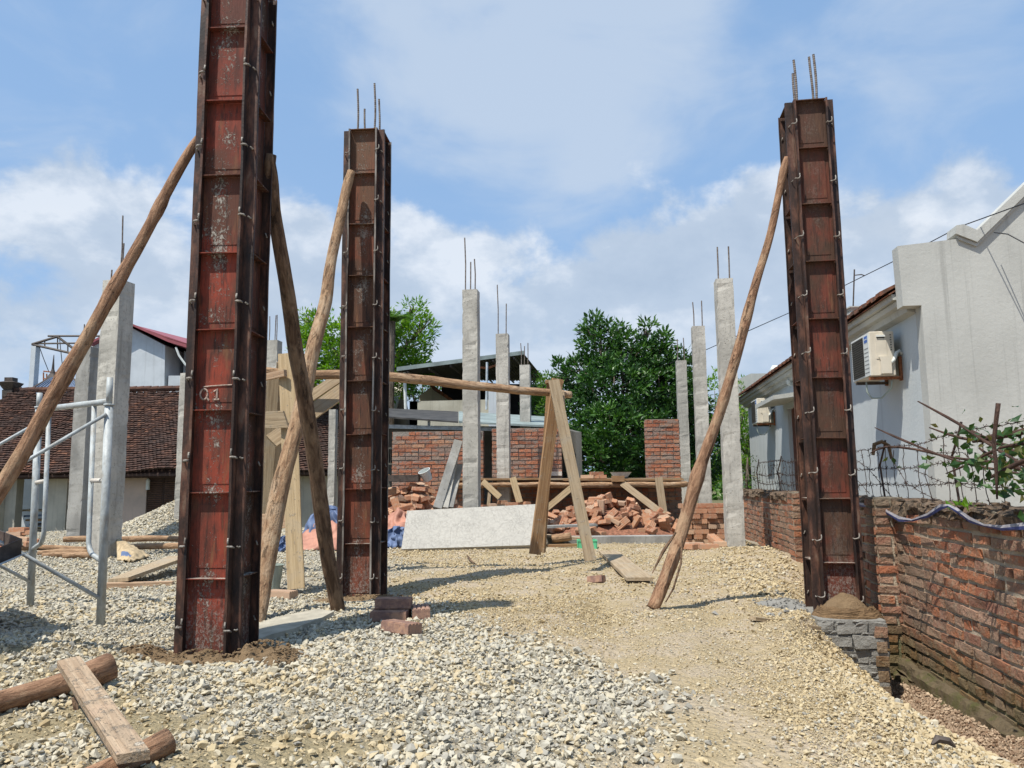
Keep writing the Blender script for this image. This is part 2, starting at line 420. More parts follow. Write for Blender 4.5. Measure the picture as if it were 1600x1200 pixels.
def m_mortar(t, a, b, moss=False):
    w = t.coord('World'); n = t.noise(w, 28, 6, .7); n2 = t.noise(w, 2.2, 5, .6)
    col = t.mix(n, a, b)
    if moss:
        sp = t.new('ShaderNodeSeparateXYZ'); t.l.new(w, sp.inputs[0])
        low = t.step(t.math('ADD', sp.outputs[2], t.math('MULTIPLY', n2, .5)), .22, -.10)
        col = t.mix(t.math('MULTIPLY', low, .8), col, (.075, .085, .025))
        top = t.step(t.math('ADD', sp.outputs[2], t.math('MULTIPLY', n2, .35)), .70, .84)
        col = t.mix(t.math('MULTIPLY', top, .75), col, t.mix(n, (.05, .045, .035), (.22, .18, .12)))
    return col, n, .02
MORTAR_OLD = material('old sandy mortar', lambda t: m_mortar(t, (.30, .24, .165), (.52, .44, .33), True), .97)
MORTAR_NEW = material('fresh grey mortar', lambda t: m_mortar(t, (.17, .15, .125), (.33, .30, .26)), .97)
MORTAR_WET = material('dark grey smeared mortar', lambda t: m_mortar(t, (.17, .165, .145), (.34, .325, .29)), .9)

def m_paintwall(t, a, b, streak):
    w = t.coord('World'); n = t.noise(w, 1.3, 6, .6); s = t.noise(t.scale(w, (4.5, 4.5, .10)), 3.2, 5, .65)
    col = t.mix(t.step(n, .35, .7), a, b)
    col = t.mix(t.math('MULTIPLY', t.step(s, .53, .70), .38), col, streak)
    fine = t.noise(w, 25, 5, .7)
    col = t.mix(t.math('MULTIPLY', t.step(fine, .55, .75), .15), col, streak)
    return col, fine, .004
BLUE_WALL = material('pale blue painted plaster', lambda t: m_paintwall(t, (.52, .55, .545), (.46, .495, .495), (.33, .35, .345)), .9)
GREY_WALL = material('pale grey cement render', lambda t: m_paintwall(t, (.47, .47, .43), (.40, .40, .365), (.22, .22, .20)), .92)
WHITE_WALL = material('whitewashed render', lambda t: m_paintwall(t, (.56, .59, .60), (.46, .49, .50), (.33, .34, .33)), .92)
STAINED_WALL = material('stained pale parapet render', lambda t: m_paintwall(t, (.50, .47, .37), (.36, .33, .25), (.14, .13, .10)), .95)
PINK_WALL = material('faded pinkish plaster', lambda t: m_paintwall(t, (.58, .44, .36), (.44, .35, .295), (.18, .16, .14)), .95)
CREAM_WALL = material('grimy cream plaster', lambda t: m_paintwall(t, (.56, .51, .42), (.40, .37, .31), (.16, .145, .125)), .95)
DARK_PLASTER = material('dark grey plaster', lambda t: m_paintwall(t, (.14, .135, .12), (.09, .088, .08), (.04, .04, .04)), .95)

def simple(name, c, rough=.7, metal=0, var=.25, scale=8, bump=None):
    def fn(t):
        n = t.noise(t.coord('World'), scale, 5, .6)
        lo = tuple(x * (1 - var) for x in c); hi = tuple(min(1, x * (1 + var)) for x in c)
        return t.mix(t.step(n, .3, .7), lo, hi), (n if bump else None), bump or .01
    return material(name, fn, rough, metal)
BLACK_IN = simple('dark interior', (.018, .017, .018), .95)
DARKWOOD = simple('dark brown painted wood', (.055, .030, .022), .6)
DOOR_WOOD = simple('reddish varnished door wood', (.13, .042, .024), .5)
SHEET_GREEN = simple('grey green roofing sheet', (.24, .285, .27), .55, .0, .3, 3)
SHEET_DARK = simple('dark roofing sheet', (.055, .052, .048), .7, 0, .4, 4)  # dark mottled tone for the lean-to and shelter roof sheets
SHEET_BLUE = simple('slate blue roofing sheet', (.115, .15, .215), .5, 0, .15, 2)
SHEET_RED = simple('crimson roofing sheet', (.30, .085, .095), .5, 0, .15, 2)
STEEL_BLUE = simple('pale blue grey steel', (.42, .47, .50), .5)
DARKSTEEL = simple('dark rusted steel', (.07, .055, .045), .6, 0, .4, 20)
WIRE = simple('rusty wire', (.055, .035, .026), .7, 0, .4, 40)
CABLE = simple('black cable', (.02, .02, .022), .5)
AC_WHITE = simple('yellowed cream plastic', (.60, .545, .44), .45, 0, .08, 6)
AC_PALE = simple('white enamelled metal', (.62, .635, .60), .45, 0, .08, 6)
GRILLE = simple('dark fan grille', (.10, .095, .08), .6, 0, .3, 60)
LABEL_BLUE = simple('blue printed label', (.06, .14, .42), .5, 0, .05)
RUST = simple('orange rust', (.26, .10, .045), .9, 0, .5, 30, .004)
PVC = simple('white plastic', (.60, .62, .58), .5, 0, .08)
BUCKET_GREY = simple('grey green plastic', (.30, .345, .30), .5, 0, .12)
TARP_OR = simple('orange tarpaulin', (.42, .20, .135), .6, 0, .22, 7, .006)
TARP_BL = simple('blue tarpaulin', (.10, .14, .24), .6, 0, .28, 7, .006)
GREENBOX = simple('mint green plastic', (.12, .50, .26), .5, 0, .15)
SACK = simple('tan woven sack', (.42, .32, .19), .85, 0, .25, 12, .006)
CLOTH_BRN = material('muddy brown cloth', lambda t: (t.mix(t.noise(t.scale(t.coord('World'), (1, 1, 4)), 9, 5, .7, 1.5), (.075, .045, .024), (.30, .19, .095)), t.noise(t.scale(t.coord('World'), (1, 1, 5)), 8, 4, .6, 2.0), .05), .9)
WHITEPAINT = simple('smeared white cement paint', (.52, .48, .42), .9, 0, .2, 50)
MARKPAINT = simple('faded white mark', (.36, .27, .22), .9, 0, .45, 60)
def m_slab(t):
    o = t.coord('World'); nz = t.new('ShaderNodeTexNoise'); t.l.new(o, nz.inputs['Vector']); nz.inputs['Scale'].default_value = 6
    wv = t.vmath('ADD', o, t.vmath('MULTIPLY', nz.outputs['Color'], (.12, .12, .12)))
    def cr(sc, a, b_):
        v = t.new('ShaderNodeTexVoronoi', feature='DISTANCE_TO_EDGE'); t.l.new(t.scale(wv, (1, 1, .6)), v.inputs['Vector']); v.inputs['Scale'].default_value = sc
        return t.step(v.outputs['Distance'], b_, a)
    crack = t.math('MULTIPLY', cr(22, .004, .05), t.step(t.noise(o, 5, 3), .42, .6)); wd = t.noise(o, 2.6, 2, .5, 2.8)
    fold = t.step(t.math('ABSOLUTE', t.math('SUBTRACT', wd, .5)), .010, .002)
    m = t.math('MAXIMUM', t.math('MULTIPLY', crack, .28), t.math('MULTIPLY', fold, .3))
    n = t.noise(o, 30, 5, .7)
    col = t.mix(t.step(n, .35, .7), (.42, .40, .35), (.34, .32, .28))
    col = t.mix(t.math('MULTIPLY', t.step(t.noise(o, 3, 4), .45, .7), .4), col, (.33, .315, .28))
    col = t.mix(t.math('MULTIPLY', m, .55), col, (.16, .145, .12))
    return col, t.math('SUBTRACT', t.math('MULTIPLY', n, .6), m), .008
SLAB_WHITE = material('crazed white board', m_slab, .9)
ROPE = simple('striped ribbon', (.30, .285, .30), .7, 0, .25, 30)
ROPE_BL = simple('navy ribbon', (.045, .06, .18), .6, 0, .25, 30)
SAND = material('damp brown sand', lambda t: (t.mix(t.noise(t.coord('World'), 12, 6, .7), (.15, .095, .05), (.36, .25, .14)), t.noise(t.coord('World'), 45, 6, .75), .03), .97)

def m_leaf(name, c0, c1, c2, trans=.35):
    m = bpy.data.materials.new(name); m.use_nodes = True; t = NT(m.node_tree)
    b = m.node_tree.nodes['Principled BSDF']; out = m.node_tree.nodes['Material Output']
    col = t.ramp(t.attr('tone'), [(0, c0), (.55, c1), (1, c2)])
    t.put(b.inputs['Base Color'], col); b.inputs['Roughness'].default_value = .42; b.inputs['Specular IOR Level'].default_value = .4
    tr = t.new('ShaderNodeBsdfTranslucent'); t.put(tr.inputs[0], t.mix(1.0, col, (1.5, 1.7, .55), 'MULTIPLY'))
    mx = t.new('ShaderNodeMixShader'); mx.inputs[0].default_value = trans
    t.l.new(b.outputs[0], mx.inputs[1]); t.l.new(tr.outputs[0], mx.inputs[2]); t.l.new(mx.outputs[0], out.inputs[0])
    return m
LEAF_DARK = m_leaf('dark glossy leaves', (.016, .050, .012), (.038, .105, .020), (.105, .22, .045), .22)
LEAF_LIGHT = m_leaf('bright green leaves', (.06, .14, .012), (.13, .26, .020), (.25, .37, .04), .42)
LEAF_FAR = m_leaf('mid green leaves', (.04, .10, .02), (.08, .17, .03), (.14, .24, .05), .35)
LEAF_WILT = m_leaf('wilting leaves', (.020, .055, .013), (.045, .105, .02), (.20, .16, .06), .2)
BRANCH = material('cut brown branch', lambda t: m_bark(t, (.11, .062, .045), (.06, .035, .026), (.16, .10, .07), 2), .9)

# ------------------------------------------------------------------ terrain
def sstep(a, b, x):
    t = np.clip((x - a) / (b - a), 0, 1); return t * t * (3 - 2 * t)
def vnoise(x, y, s, seed=0):
    x = x * s + seed * 13.7; y = y * s + seed * 7.3
    xi = np.floor(x).astype(np.int64); yi = np.floor(y).astype(np.int64); fx = x - xi; fy = y - yi
    fx = fx * fx * (3 - 2 * fx); fy = fy * fy * (3 - 2 * fy)
    def h(a, b):
        n = (a * 374761393 + b * 668265263 + seed * 1442695) & 0x7fffffff
        n = ((n ^ (n >> 13)) * 1274126177) & 0x7fffffff
        return ((n ^ (n >> 16)) & 0xffff) / 65535.0
    return (h(xi, yi) * (1 - fx) + h(xi + 1, yi) * fx) * (1 - fy) + (h(xi, yi + 1) * (1 - fx) + h(xi + 1, yi + 1) * fx) * fy - .5
HEAPS = []   # cx, cy, rx, ry, h
gp = P(318, 790, 13.2); HEAPS.append((gp.x, gp.y, 1.9, 1.3, .62))
def heaps(x, y):
    z = np.zeros_like(x)
    for cx, cy, rx, ry, h in HEAPS:
        d = np.sqrt(((x - cx) / rx) ** 2 + ((y - cy) / ry) ** 2)
        z = np.maximum(z, h * (1 - sstep(0, 1, d)) * (1 - .12 * d))
    return z
mnd = G(40, 1010, 0.08); mnd2 = G(330, 1130, 0.0); mnd3 = P(1205, 868, 8.3)
def H(x, y):
    x = np.asarray(x, float); y = np.asarray(y, float)
    u = x * UX.x + y * UX.y; v = x * VX.x + y * VX.y
    z = .035 * vnoise(x, y, .9, 1) + .03 * vnoise(x, y, 2.6, 2) + .012 * vnoise(x, y, 7, 3)
    z += .11 * np.exp(-(((x - mnd.x) / .75) ** 2 + ((y - mnd.y) / .55) ** 2))
    z += .06 * np.exp(-(((x - mnd3.x) / .5) ** 2 + ((y - mnd3.y) / .6) ** 2))
    for c0, wd_ in ((-.02, .10), (.62, .12)):
        z -= .022 * np.exp(-((u - c0 - .10 * np.sin(v * .9)) / wd_) ** 2) * (1 - sstep(5, 7, v)) * (1 + vnoise(x, y, 3, 71))
    # level pads round the column feet
    for cx, cy in ((-1.50, 3.9), (-1.15, 5.85), (2.15, 5.2)):
        gs = np.exp(-(((x - cx) / .5) ** 2 + ((y - cy) / .5) ** 2)); z = z * (1 - gs) - .060 * gs
    edge = .86 + .30 * sstep(4.3, 5.3, v) + .05 * vnoise(x, y, 1.6, 9)
    depth = .34 + .20 * sstep(2.8, 4.6, v)
    cut = 1 - sstep(5.8, 8.0, v)
    z -= depth * np.clip((u - edge) / (1.61 - edge), 0, 1) * cut
    z += .10 * sstep(1.59, 1.76, u) * (1 - sstep(1.85, 2.1, u)) * cut
    z -= .10 * sstep(1.5, 2.0, u) * (1 - cut)
    z -= .45 * sstep(13.5, 18, y) * (1 - sstep(-3.0, -1.5, x))
    z -= .5 * sstep(22, 40, y)
    return z + heaps(x, y)
def Hz(x, y): return float(H(np.array([x]), np.array([y]))[0])

BND_Y = [0, 2.2, 2.8, 3.3, 4.0, 4.6, 5.2, 6, 8, 9.5, 12, 16]
BND_X = [.25, .18, .34, .30, .02, -.35, -.65, -.95, -1.35, -1.7, -2.2, -2.5]
def whiteness(x, y):
    b = np.interp(y, BND_Y, BND_X) + .45 * vnoise(x, y, 1.8, 21) + .35 * vnoise(x, y, 5, 22)
    w = 1 - sstep(b - .28, b + .34, x)
    # grey aggregate behind the kerb and at a few patches
    g = sstep(9.9, 10.3, y) * sstep(-.5, .2, x)
    return np.maximum(w, g * .9)
def muddy(x, y):
    m = np.exp(-(((x + 1.35) / .75) ** 2 + ((y - 2.70) / .46) ** 2)) + np.exp(-(((x + 1.95) / .55) ** 2 + ((y - 3.35) / .36) ** 2)) + .8 * np.exp(-(((x + .72) / .30) ** 2 + ((y - 2.35) / .3) ** 2))
    return np.clip(m * (.85 + 2.4 * vnoise(x, y, 4, 31) + 1.4 * vnoise(x, y, 11, 32)), 0, 1)

def axis(lo, d0, d1, hi, step):
    a = list(np.arange(d0, d1, step)); g = step; x = a[-1]
    while x < hi: g *= 1.22; x += g; a.append(x)
    g = step; x = a[0]; pre = []
    while x > lo: g *= 1.22; x -= g; pre.append(x)
    return np.array(pre[::-1] + a)
xs = axis(-500, -7.5, 3.6, 500, .05); ys = axis(-60, 1.6, 12.5, 900, .05)
GX, GY = np.meshgrid(xs, ys); GZ = H(GX, GY)
GZ = GZ - .002
nx, ny = len(xs), len(ys)
idx = np.arange(nx * ny).reshape(ny, nx)
q = np.stack([idx[:-1, :-1], idx[:-1, 1:], idx[1:, 1:], idx[1:, :-1]], -1).reshape(-1, 4)
def m_ground(t):
    w = t.coord('World'); wh = t.attr('white'); mu = t.attr('mud')
    n = t.noise(w, 3.0, 6, .65); n2 = t.noise(w, 40, 5, .7); n3 = t.noise(w, 120, 3, .7)
    yel = t.mix(n2, (.30, .23, .125), (.52, .42, .265)); yel = t.mix(t.step(n, .42, .60), yel, t.mix(n2, (.36, .285, .19), (.54, .45, .33)))
    gry = t.mix(n2, (.24, .21, .155), (.50, .45, .35))
    col = t.mix(wh, yel, gry)
    col = t.mix(t.math('MULTIPLY', mu, .8), col, t.mix(n2, (.19, .145, .07), (.38, .31, .175)))
    tr = t.attr('dirt')
    col = t.mix(tr, col, t.mix(t.noise(w, 9, 6, .7), (.20, .125, .08), (.46, .35, .24)))
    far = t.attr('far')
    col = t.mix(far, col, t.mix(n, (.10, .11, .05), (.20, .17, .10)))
    v = t.voro(w, 34)
    v2 = t.voro(w, 75)
    h = t.math('ADD', t.math('ADD', t.math('MULTIPLY', v, -1.4), t.math('MULTIPLY', v2, -.7)), n3)
    return col, h, .012
GROUND = material('gravel ground', m_ground, .97, 0, .1)
gv = np.stack([GX.ravel(), GY.ravel(), GZ.ravel()], 1)
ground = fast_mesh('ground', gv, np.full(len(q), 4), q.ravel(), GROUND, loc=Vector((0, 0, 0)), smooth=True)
ground['kind'] = 'structure'; ground['label'] = 'uneven building site ground of gravel and packed dirt'
def pattr(o, name, arr):
    a = o.data.attributes.new(name, 'FLOAT', 'POINT'); a.data.foreach_set('value', arr.astype(np.float32).ravel())
UU = GX * UX.x + GY * UX.y; VV = GX * VX.x + GY * VX.y
pattr(ground, 'white', whiteness(GX, GY)); pattr(ground, 'mud', muddy(GX, GY))
pattr(ground, 'dirt', sstep(1.48, 1.62, UU + .12 * vnoise(GX, GY, 5, 8)) * (1 - sstep(6.5, 8, VV)))
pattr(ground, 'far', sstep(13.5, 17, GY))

# ------------------------------------------------------------------ crushed stone
def stone_variants(n, k=9):
    out = []
    for i in range(n):
        bm = bmesh.new()
        sc = Vector((random.uniform(.8, 1.25), random.uniform(.6, 1.0), random.uniform(.42, .8)))
        for j in range(k + random.randint(0, 3)):
            v = Vector((random.gauss(0, 1), random.gauss(0, 1), random.gauss(0, 1))).normalized() * random.uniform(.8, 1.05)
            bm.verts.new((v.x * sc.x, v.y * sc.y, v.z * sc.z))
        r = bmesh.ops.convex_hull(bm, input=bm.verts)
        bmesh.ops.delete(bm, geom=[v for v in bm.verts if not v.link_faces], context='VERTS')
        bm.verts.ensure_lookup_table(); bm.verts.index_update()
        out.append((np.array([v.co[:] for v in bm.verts]), np.array([[v.index for v in f.verts] for f in bm.faces])))
        bm.free()
    return out
SV_BIG = stone_variants(14); SV_SMALL = stone_variants(10, 4); SV = SV_BIG
def scatter(name, x, y, z, size, tone, mat, label):
    N = len(x); var = rng.integers(0, len(SV), N)
    VV_, LL, TT = [], [], []; base = 0
    for k, (vs, fs) in enumerate(SV):
        s = np.where(var == k)[0]
        if len(s) == 0: continue
        a = rng.uniform(0, 2 * np.pi, len(s)); b = rng.normal(0, .45, len(s)); c = rng.normal(0, .45, len(s))
        ca, sa, cb, sb, cc, sc = np.cos(a), np.sin(a), np.cos(b), np.sin(b), np.cos(c), np.sin(c)
        Rz = np.zeros((len(s), 3, 3)); Rz[:, 0, 0] = ca; Rz[:, 0, 1] = -sa; Rz[:, 1, 0] = sa; Rz[:, 1, 1] = ca; Rz[:, 2, 2] = 1
        Rx = np.zeros_like(Rz); Rx[:, 0, 0] = 1; Rx[:, 1, 1] = cb; Rx[:, 1, 2] = -sb; Rx[:, 2, 1] = sb; Rx[:, 2, 2] = cb
        Ry = np.zeros_like(Rz); Ry[:, 1, 1] = 1; Ry[:, 0, 0] = cc; Ry[:, 0, 2] = sc; Ry[:, 2, 0] = -sc; Ry[:, 2, 2] = cc
        M = Rz @ Rx @ Ry
        v = np.einsum('nij,kj->nki', M, vs) * size[s][:, None, None]
        v += np.stack([x[s], y[s], z[s]], 1)[:, None, :]
        VV_.append(v.reshape(-1, 3))
        f = fs[None] + (np.arange(len(s)) * len(vs))[:, None, None] + base
        LL.append(f.reshape(-1)); TT.append(np.repeat(tone[s], len(fs)))
        base += len(s) * len(vs)
    V_ = np.concatenate(VV_); L_ = np.concatenate(LL); T_ = np.concatenate(TT)
    o = fast_mesh(name, V_, np.full(len(L_) // 3, 3), L_, mat, tone=T_, loc=Vector((0, 0, 0)))
    tag(o, label, None, None, 'stuff'); o['category'] = 'gravel'
    return o
def m_stone(t):
    tn = t.attr('tone'); w = t.coord('World'); n = t.noise(w, 90, 4, .6)
    col = t.ramp(tn, [(0, (.24, .225, .19)), (.16, (.37, .345, .285)), (.34, (.475, .44, .35)), (.5, (.51, .455, .335)), (.62, (.47, .38, .235)), (.8, (.49, .395, .235)), (.92, (.40, .305, .17)), (1, (.24, .18, .095))])
    col = t.mix(t.math('MULTIPLY', t.step(n, .5, .7), .3), col, (.30, .25, .17))
    return col, n, .003
STONE = material('crushed limestone', m_stone, .92, 0, .15)
def wedge(n, y0, y1, m=.5):
    y = np.sqrt(rng.uniform(y0 * y0, y1 * y1, n)); x = rng.uniform(-1, 1, n) * (.70 * y + m)
    return x, y
def keep_ok(x, y):
    u = x * UX.x + y * UX.y; v = x * VX.x + y * VX.y
    return (u < 1.64) | (v > 13)
def white_layer(n, y0, y1, smin, smax, lab, nm='coarse_gravel'):
    x, y = wedge(n, y0, y1)
    w = whiteness(x, y); mu = muddy(x, y)
    u_ = x * UX.x + y * UX.y; v_ = x * VX.x + y * VX.y
    k = (rng.uniform(0, 1, n) < w * (1 - .80 * mu)) & keep_ok(x, y)
    x, y = x[k], y[k]; w = w[k]; mu = mu[k]
    size = smin + (smax - smin) * rng.beta(1.6, 3.2, len(x))
    size *= .72 + .56 * (vnoise(x, y, 1.3, 41) + .5)
    z = H(x, y) + size * rng.uniform(-.1, .75, len(x))
    tone = np.clip(rng.normal(.40, .15, len(x)) + .22 * vnoise(x, y, 3, 42) + .28 * mu, 0, .96)
    bl = rng.uniform(0, 1, len(x)) < .13; tone[bl] = rng.uniform(0, .22, bl.sum())
    return scatter(nm, x, y, z, size, tone, STONE, lab)
def yellow_layer(n, y0, y1, smin, smax, lab, nm='fine_gravel'):
    x, y = wedge(n, y0, y1)
    w = whiteness(x, y)
    u_ = x * UX.x + y * UX.y
    # the trodden track down the middle holds fewer loose stones
    track = np.exp(-((u_ - .25 - .0 * y) / .42) ** 2) * (1 - sstep(4.0, 5.2, y))
    pt = np.clip(.62 + 1.0 * vnoise(x, y, 1.1, 61) + .9 * vnoise(x, y, 3.7, 62), .15, 1)
    k = (rng.uniform(0, 1, n) < (1 - w * .92) * (1 - .62 * track) * pt) & keep_ok(x, y)
    x, y = x[k], y[k]; u_ = u_[k]; track = track[k]
    size = smin + (smax - smin) * rng.beta(1.3, 4.0, len(x))
    size *= (1 + .55 * sstep(.6, 1.2, u_)) * (.75 + .5 * (vnoise(x, y, 1.7, 51) + .5)) * (1 - .25 * track)
    z = H(x, y) + size * rng.uniform(-.15, .6, len(x))
    tone = np.clip(rng.normal(.76, .13, len(x)) + .30 * vnoise(x, y, 1.6, 52) - .10 * track, .05, 1)
    bl = rng.uniform(0, 1, len(x)) < .08; tone[bl] = rng.uniform(.05, .35, bl.sum())
    return scatter(nm, x, y, z, size, tone, STONE, lab)
white_layer(84000, 1.9, 6.0, .007, .027, 'coarse pale grey crushed stone spread over the left and front of the site')
white_layer(90000, 6.0, 14.5, .010, .028, 'pale grey crushed stone spread over the far left of the site', 'distant_gravel')
yellow_layer(120000, 1.9, 5.6, .004, .020, 'fine yellow crushed stone on the right and middle of the site')
n_ = 9000; vv_ = rng.uniform(2.0, 5.6, n_); uu_ = rng.uniform(1.50, 1.80, n_)
xx_ = uu_ * UX.x + vv_ * VX.x; yy_ = uu_ * UX.y + vv_ * VX.y
DIRT = material('pinkish crumbly subsoil', lambda t: (t.mix(t.attr('tone'), (.17, .105, .065), (.46, .35, .24)), t.noise(t.coord('World'), 60, 4), .004), .97, 0, .1)
scatter('dirt_clods', xx_, yy_, H(xx_, yy_) + .004, .004 + .022 * rng.beta(1.2, 5, n_), rng.uniform(0, 1, n_), DIRT, 'crumbled pinkish subsoil in the channel at the foot of the brick wall')
SV = SV_SMALL
yellow_layer(260000, 1.8, 5.2, .0035, .0105, 'tiny packed yellow grit of the trodden track', 'packed_grit')
white_layer(70000, 1.8, 5.0, .0035, .010, 'fine grey chips filling the gaps of the coarse gravel', 'gravel_chips')
SV = SV_BIG
yellow_layer(130000, 5.6, 12.0, .007, .021, 'yellow crushed stone further back between the columns', 'distant_yellow_gravel')

# ------------------------------------------------------------------ brick helpers
def brick_wall(name, label, cat, O, A, length, height, thick, mats, bl=.21, bh=.055, mj=.012, proud=.012, jit=.004, ragged=0, parent=None, both=True, group=None, topf=None, kind=None):
    """O corner at base, A unit direction along the wall; wall runs length along A, thick to the left-hand normal N"""
    N = Vector((-A.y, A.x, 0)); b = MB(); m = Matrix((A, N, Vector((0, 0, 1)))).transposed()
    nrow = int(round(height / (bh + mj))); rows = height / nrow; bh = rows - mj
    for r in range(nrow):
        z = O.z + r * rows + rows / 2
        ext = 0
        if ragged and r >= nrow - 2: ext = random.uniform(0, ragged) * (r - nrow + 3)
        s = ext - ((r % 2) * (bl + mj) / 2)
        header = (r % 5 == 4)
        L = bl / 2 - mj / 2 if header else bl
        while s < length:
            a0 = max(s, ext); a1 = min(s + L, length)
            if a1 - a0 > .03:
                xm = (a0 + a1) / 2
                if topf is None or z + rows / 2 <= O.z + topf(xm):
                    pr = proud + random.uniform(-.006, .006)
                    for side in ((0, 1) if both else (0,)):
                        yc = -pr / 2 + .03 if side == 0 else thick + pr / 2 - .03
                        b.box(O + A * xm + N * yc + Vector((0, 0, z - O.z + random.uniform(-.003, .003))), (a1 - a0, pr + .06, bh), m, 0, random.random(), jit)
            s += L + mj
    # mortar core as a lumpy band
    ns = max(2, int(length / .12)); nz = max(2, int(height / .08))
    def surf(yoff, sgn, flip):
        base = len(b.v); 
        vs = []; 
        for i in range(ns + 1):
            for j in range(nz + 1):
                a = length * i / ns; zz = height * j / nz
                if topf is not None: zz = zz / height * (topf(min(max(a, .01), length - .01)) - .012)
                p = O + A * a + N * (yoff + sgn * .006 * mnoise.noise(Vector((a * 9, zz * 14, yoff * 5)))) + Vector((0, 0, zz))
                vs.append(p)
        fs = []
        for i in range(ns):
            for j in range(nz):
                k = i * (nz + 1) + j; fs.append((k, k + nz + 1, k + nz + 2, k + 1))
        b.add(vs, fs, 1, .5); return vs
    f1 = surf(0.004, 1, False); f2 = surf(thick - .004, 1, True)
    # close top and ends
    topi = [i * (nz + 1) + nz for i in range(ns + 1)]
    for i in range(ns):
        b.add([f1[topi[i]], f1[topi[i + 1]], f2[topi[i + 1]], f2[topi[i]]], [(0, 1, 2, 3)], 1, .5)
    for k in (0, ns):
        b.add([f1[k * (nz + 1)], f1[k * (nz + 1) + nz], f2[k * (nz + 1) + nz], f2[k * (nz + 1)]], [(0, 1, 2, 3)], 1, .5)
    # end bricks (toothed)
    for r in range(nrow):
        z = O.z + (r + .5) * rows
        for k, e in ((0, -1), (1, 1)):
            if topf is not None and z + rows / 2 > O.z + topf(.01 if k == 0 else length - .01): continue
            b.box(O + A * (0 if k == 0 else length) + A * (e * (.004 + random.uniform(0, .003)) - e * .03) + N * thick / 2 + Vector((0, 0, z - O.z)), (.07, thick - .03, bh), m, 0, random.random(), jit)
    o = b.build(name, mats, parent)
    if parent is None: tag(o, label, cat, group, kind)
    return o

# single grooved brick: section in grid cells, extruded along its length
def brick_mesh(name, mat, L=.205, W_=.100, T=.058, grooves=3):
    g = .0060
    xl = sorted([-W_ / 2, -W_ / 2 + g] + [x for k in range(grooves) for x in ((k + 1) * W_ / (grooves + 1) - W_ / 2 - .0042, (k + 1) * W_ / (grooves + 1) - W_ / 2 + .0042)] + [W_ / 2 - g, W_ / 2])
    yl = sorted([-T / 2, -T / 2 + g, -.016, .016, T / 2 - g, T / 2])
    gro = [(k + 1) * W_ / (grooves + 1) - W_ / 2 for k in range(grooves)]
    def solid(i, j):
        xc = (xl[i] + xl[i + 1]) / 2; yc = (yl[j] + yl[j + 1]) / 2
        if abs(yc) > T / 2 - g and any(abs(xc - q_) < .004 for q_ in gro): return False
        if abs(xc) > W_ / 2 - g and abs(yc) > T / 2 - g: return False
        return True
    bm = bmesh.new(); cache = {}
    def vt(i, j, e):
        k = (i, j, e)
        if k not in cache: cache[k] = bm.verts.new((xl[i], yl[j], (-L / 2, L / 2)[e]))
        return cache[k]
    nxx, nyy = len(xl) - 1, len(yl) - 1
    for i in range(nxx):
        for j in range(nyy):
            if not solid(i, j) or xl[i + 1] - xl[i] < 1e-6: continue
            for e in (0, 1): bm.faces.new([vt(i, j, e), vt(i + 1, j, e), vt(i + 1, j + 1, e), vt(i, j + 1, e)])
            for (di, dj, a, b_) in ((-1, 0, (i, j), (i, j + 1)), (1, 0, (i + 1, j), (i + 1, j + 1)), (0, -1, (i, j), (i + 1, j)), (0, 1, (i, j + 1), (i + 1, j + 1))):
                ii, jj = i + di, j + dj
                if not (0 <= ii < nxx and 0 <= jj < nyy and solid(ii, jj)):
                    try: bm.faces.new([vt(*a, 0), vt(*b_, 0), vt(*b_, 1), vt(*a, 1)])
                    except ValueError: pass
    bmesh.ops.recalc_face_normals(bm, faces=bm.faces)
    me = bpy.data.meshes.new(name); bm.to_mesh(me); bm.free(); me.materials.append(mat)
    return me
hx_, hy_, hrx, hry, hh_ = HEAPS[0]
n_ = 16000; aa = rng.uniform(0, 2 * np.pi, n_); rr_ = np.sqrt(rng.uniform(0, 1, n_)); xx_ = hx_ + hrx * rr_ * np.cos(aa); yy_ = hy_ + hry * rr_ * np.sin(aa)
scatter('gravel_heap', xx_, yy_, H(xx_, yy_) + .01, rng.uniform(.012, .034, n_), np.clip(rng.normal(.36, .16, n_), 0, 1), STONE, 'pale crushed stone tipped in a heap before the louvred door of the old house')
BR_ME = brick_mesh('brick', BRICK); BR_DUSK = brick_mesh('brick', BRICK_DUSKY)
def brick(loc, rot, label, group=None, me=None, s=1.0):
    o = bpy.data.objects.new('brick', me or BR_ME); COL.objects.link(o)
    o.location = loc; o.rotation_euler = rot; o.scale = (1, 1, s)
    tag(o, label, 'brick', group); return o

# ------------------------------------------------------------------ formwork columns
FH, CW, FD = 3.53, 0.224, 0.046          # height, core width, flange depth
RIB0, RIBS = 0.41, 0.40
def rotz(a): return Matrix.Rotation(a, 4, 'Z')
def strip(b, xc, yc, w, d, H_, mi, seed, outer=0.0):
    n = 34; vs = []
    for i in range(n + 1):
        z = H_ * i / n; e = .0045 * mnoise.noise(Vector((z * 2.1, seed, 0))) + .0020 * mnoise.noise(Vector((z * 9, seed, 3)))
        for (a, c) in ((-1, -1), (1, -1), (1, 1), (-1, 1)):
            k = outer if outer else (1 - c) / 2
            vs.append((xc + a * w / 2 + e * k, yc + c * d / 2 + .002 * mnoise.noise(Vector((z * 6, seed, 9))) * k, z))
    fs = [(i * 4 + j, i * 4 + (j + 1) % 4, (i + 1) * 4 + (j + 1) % 4, (i + 1) * 4 + j) for i in range(n) for j in range(4)] + [(3, 2, 1, 0), tuple(n * 4 + j for j in range(4))]
    b.add(vs, fs, mi)
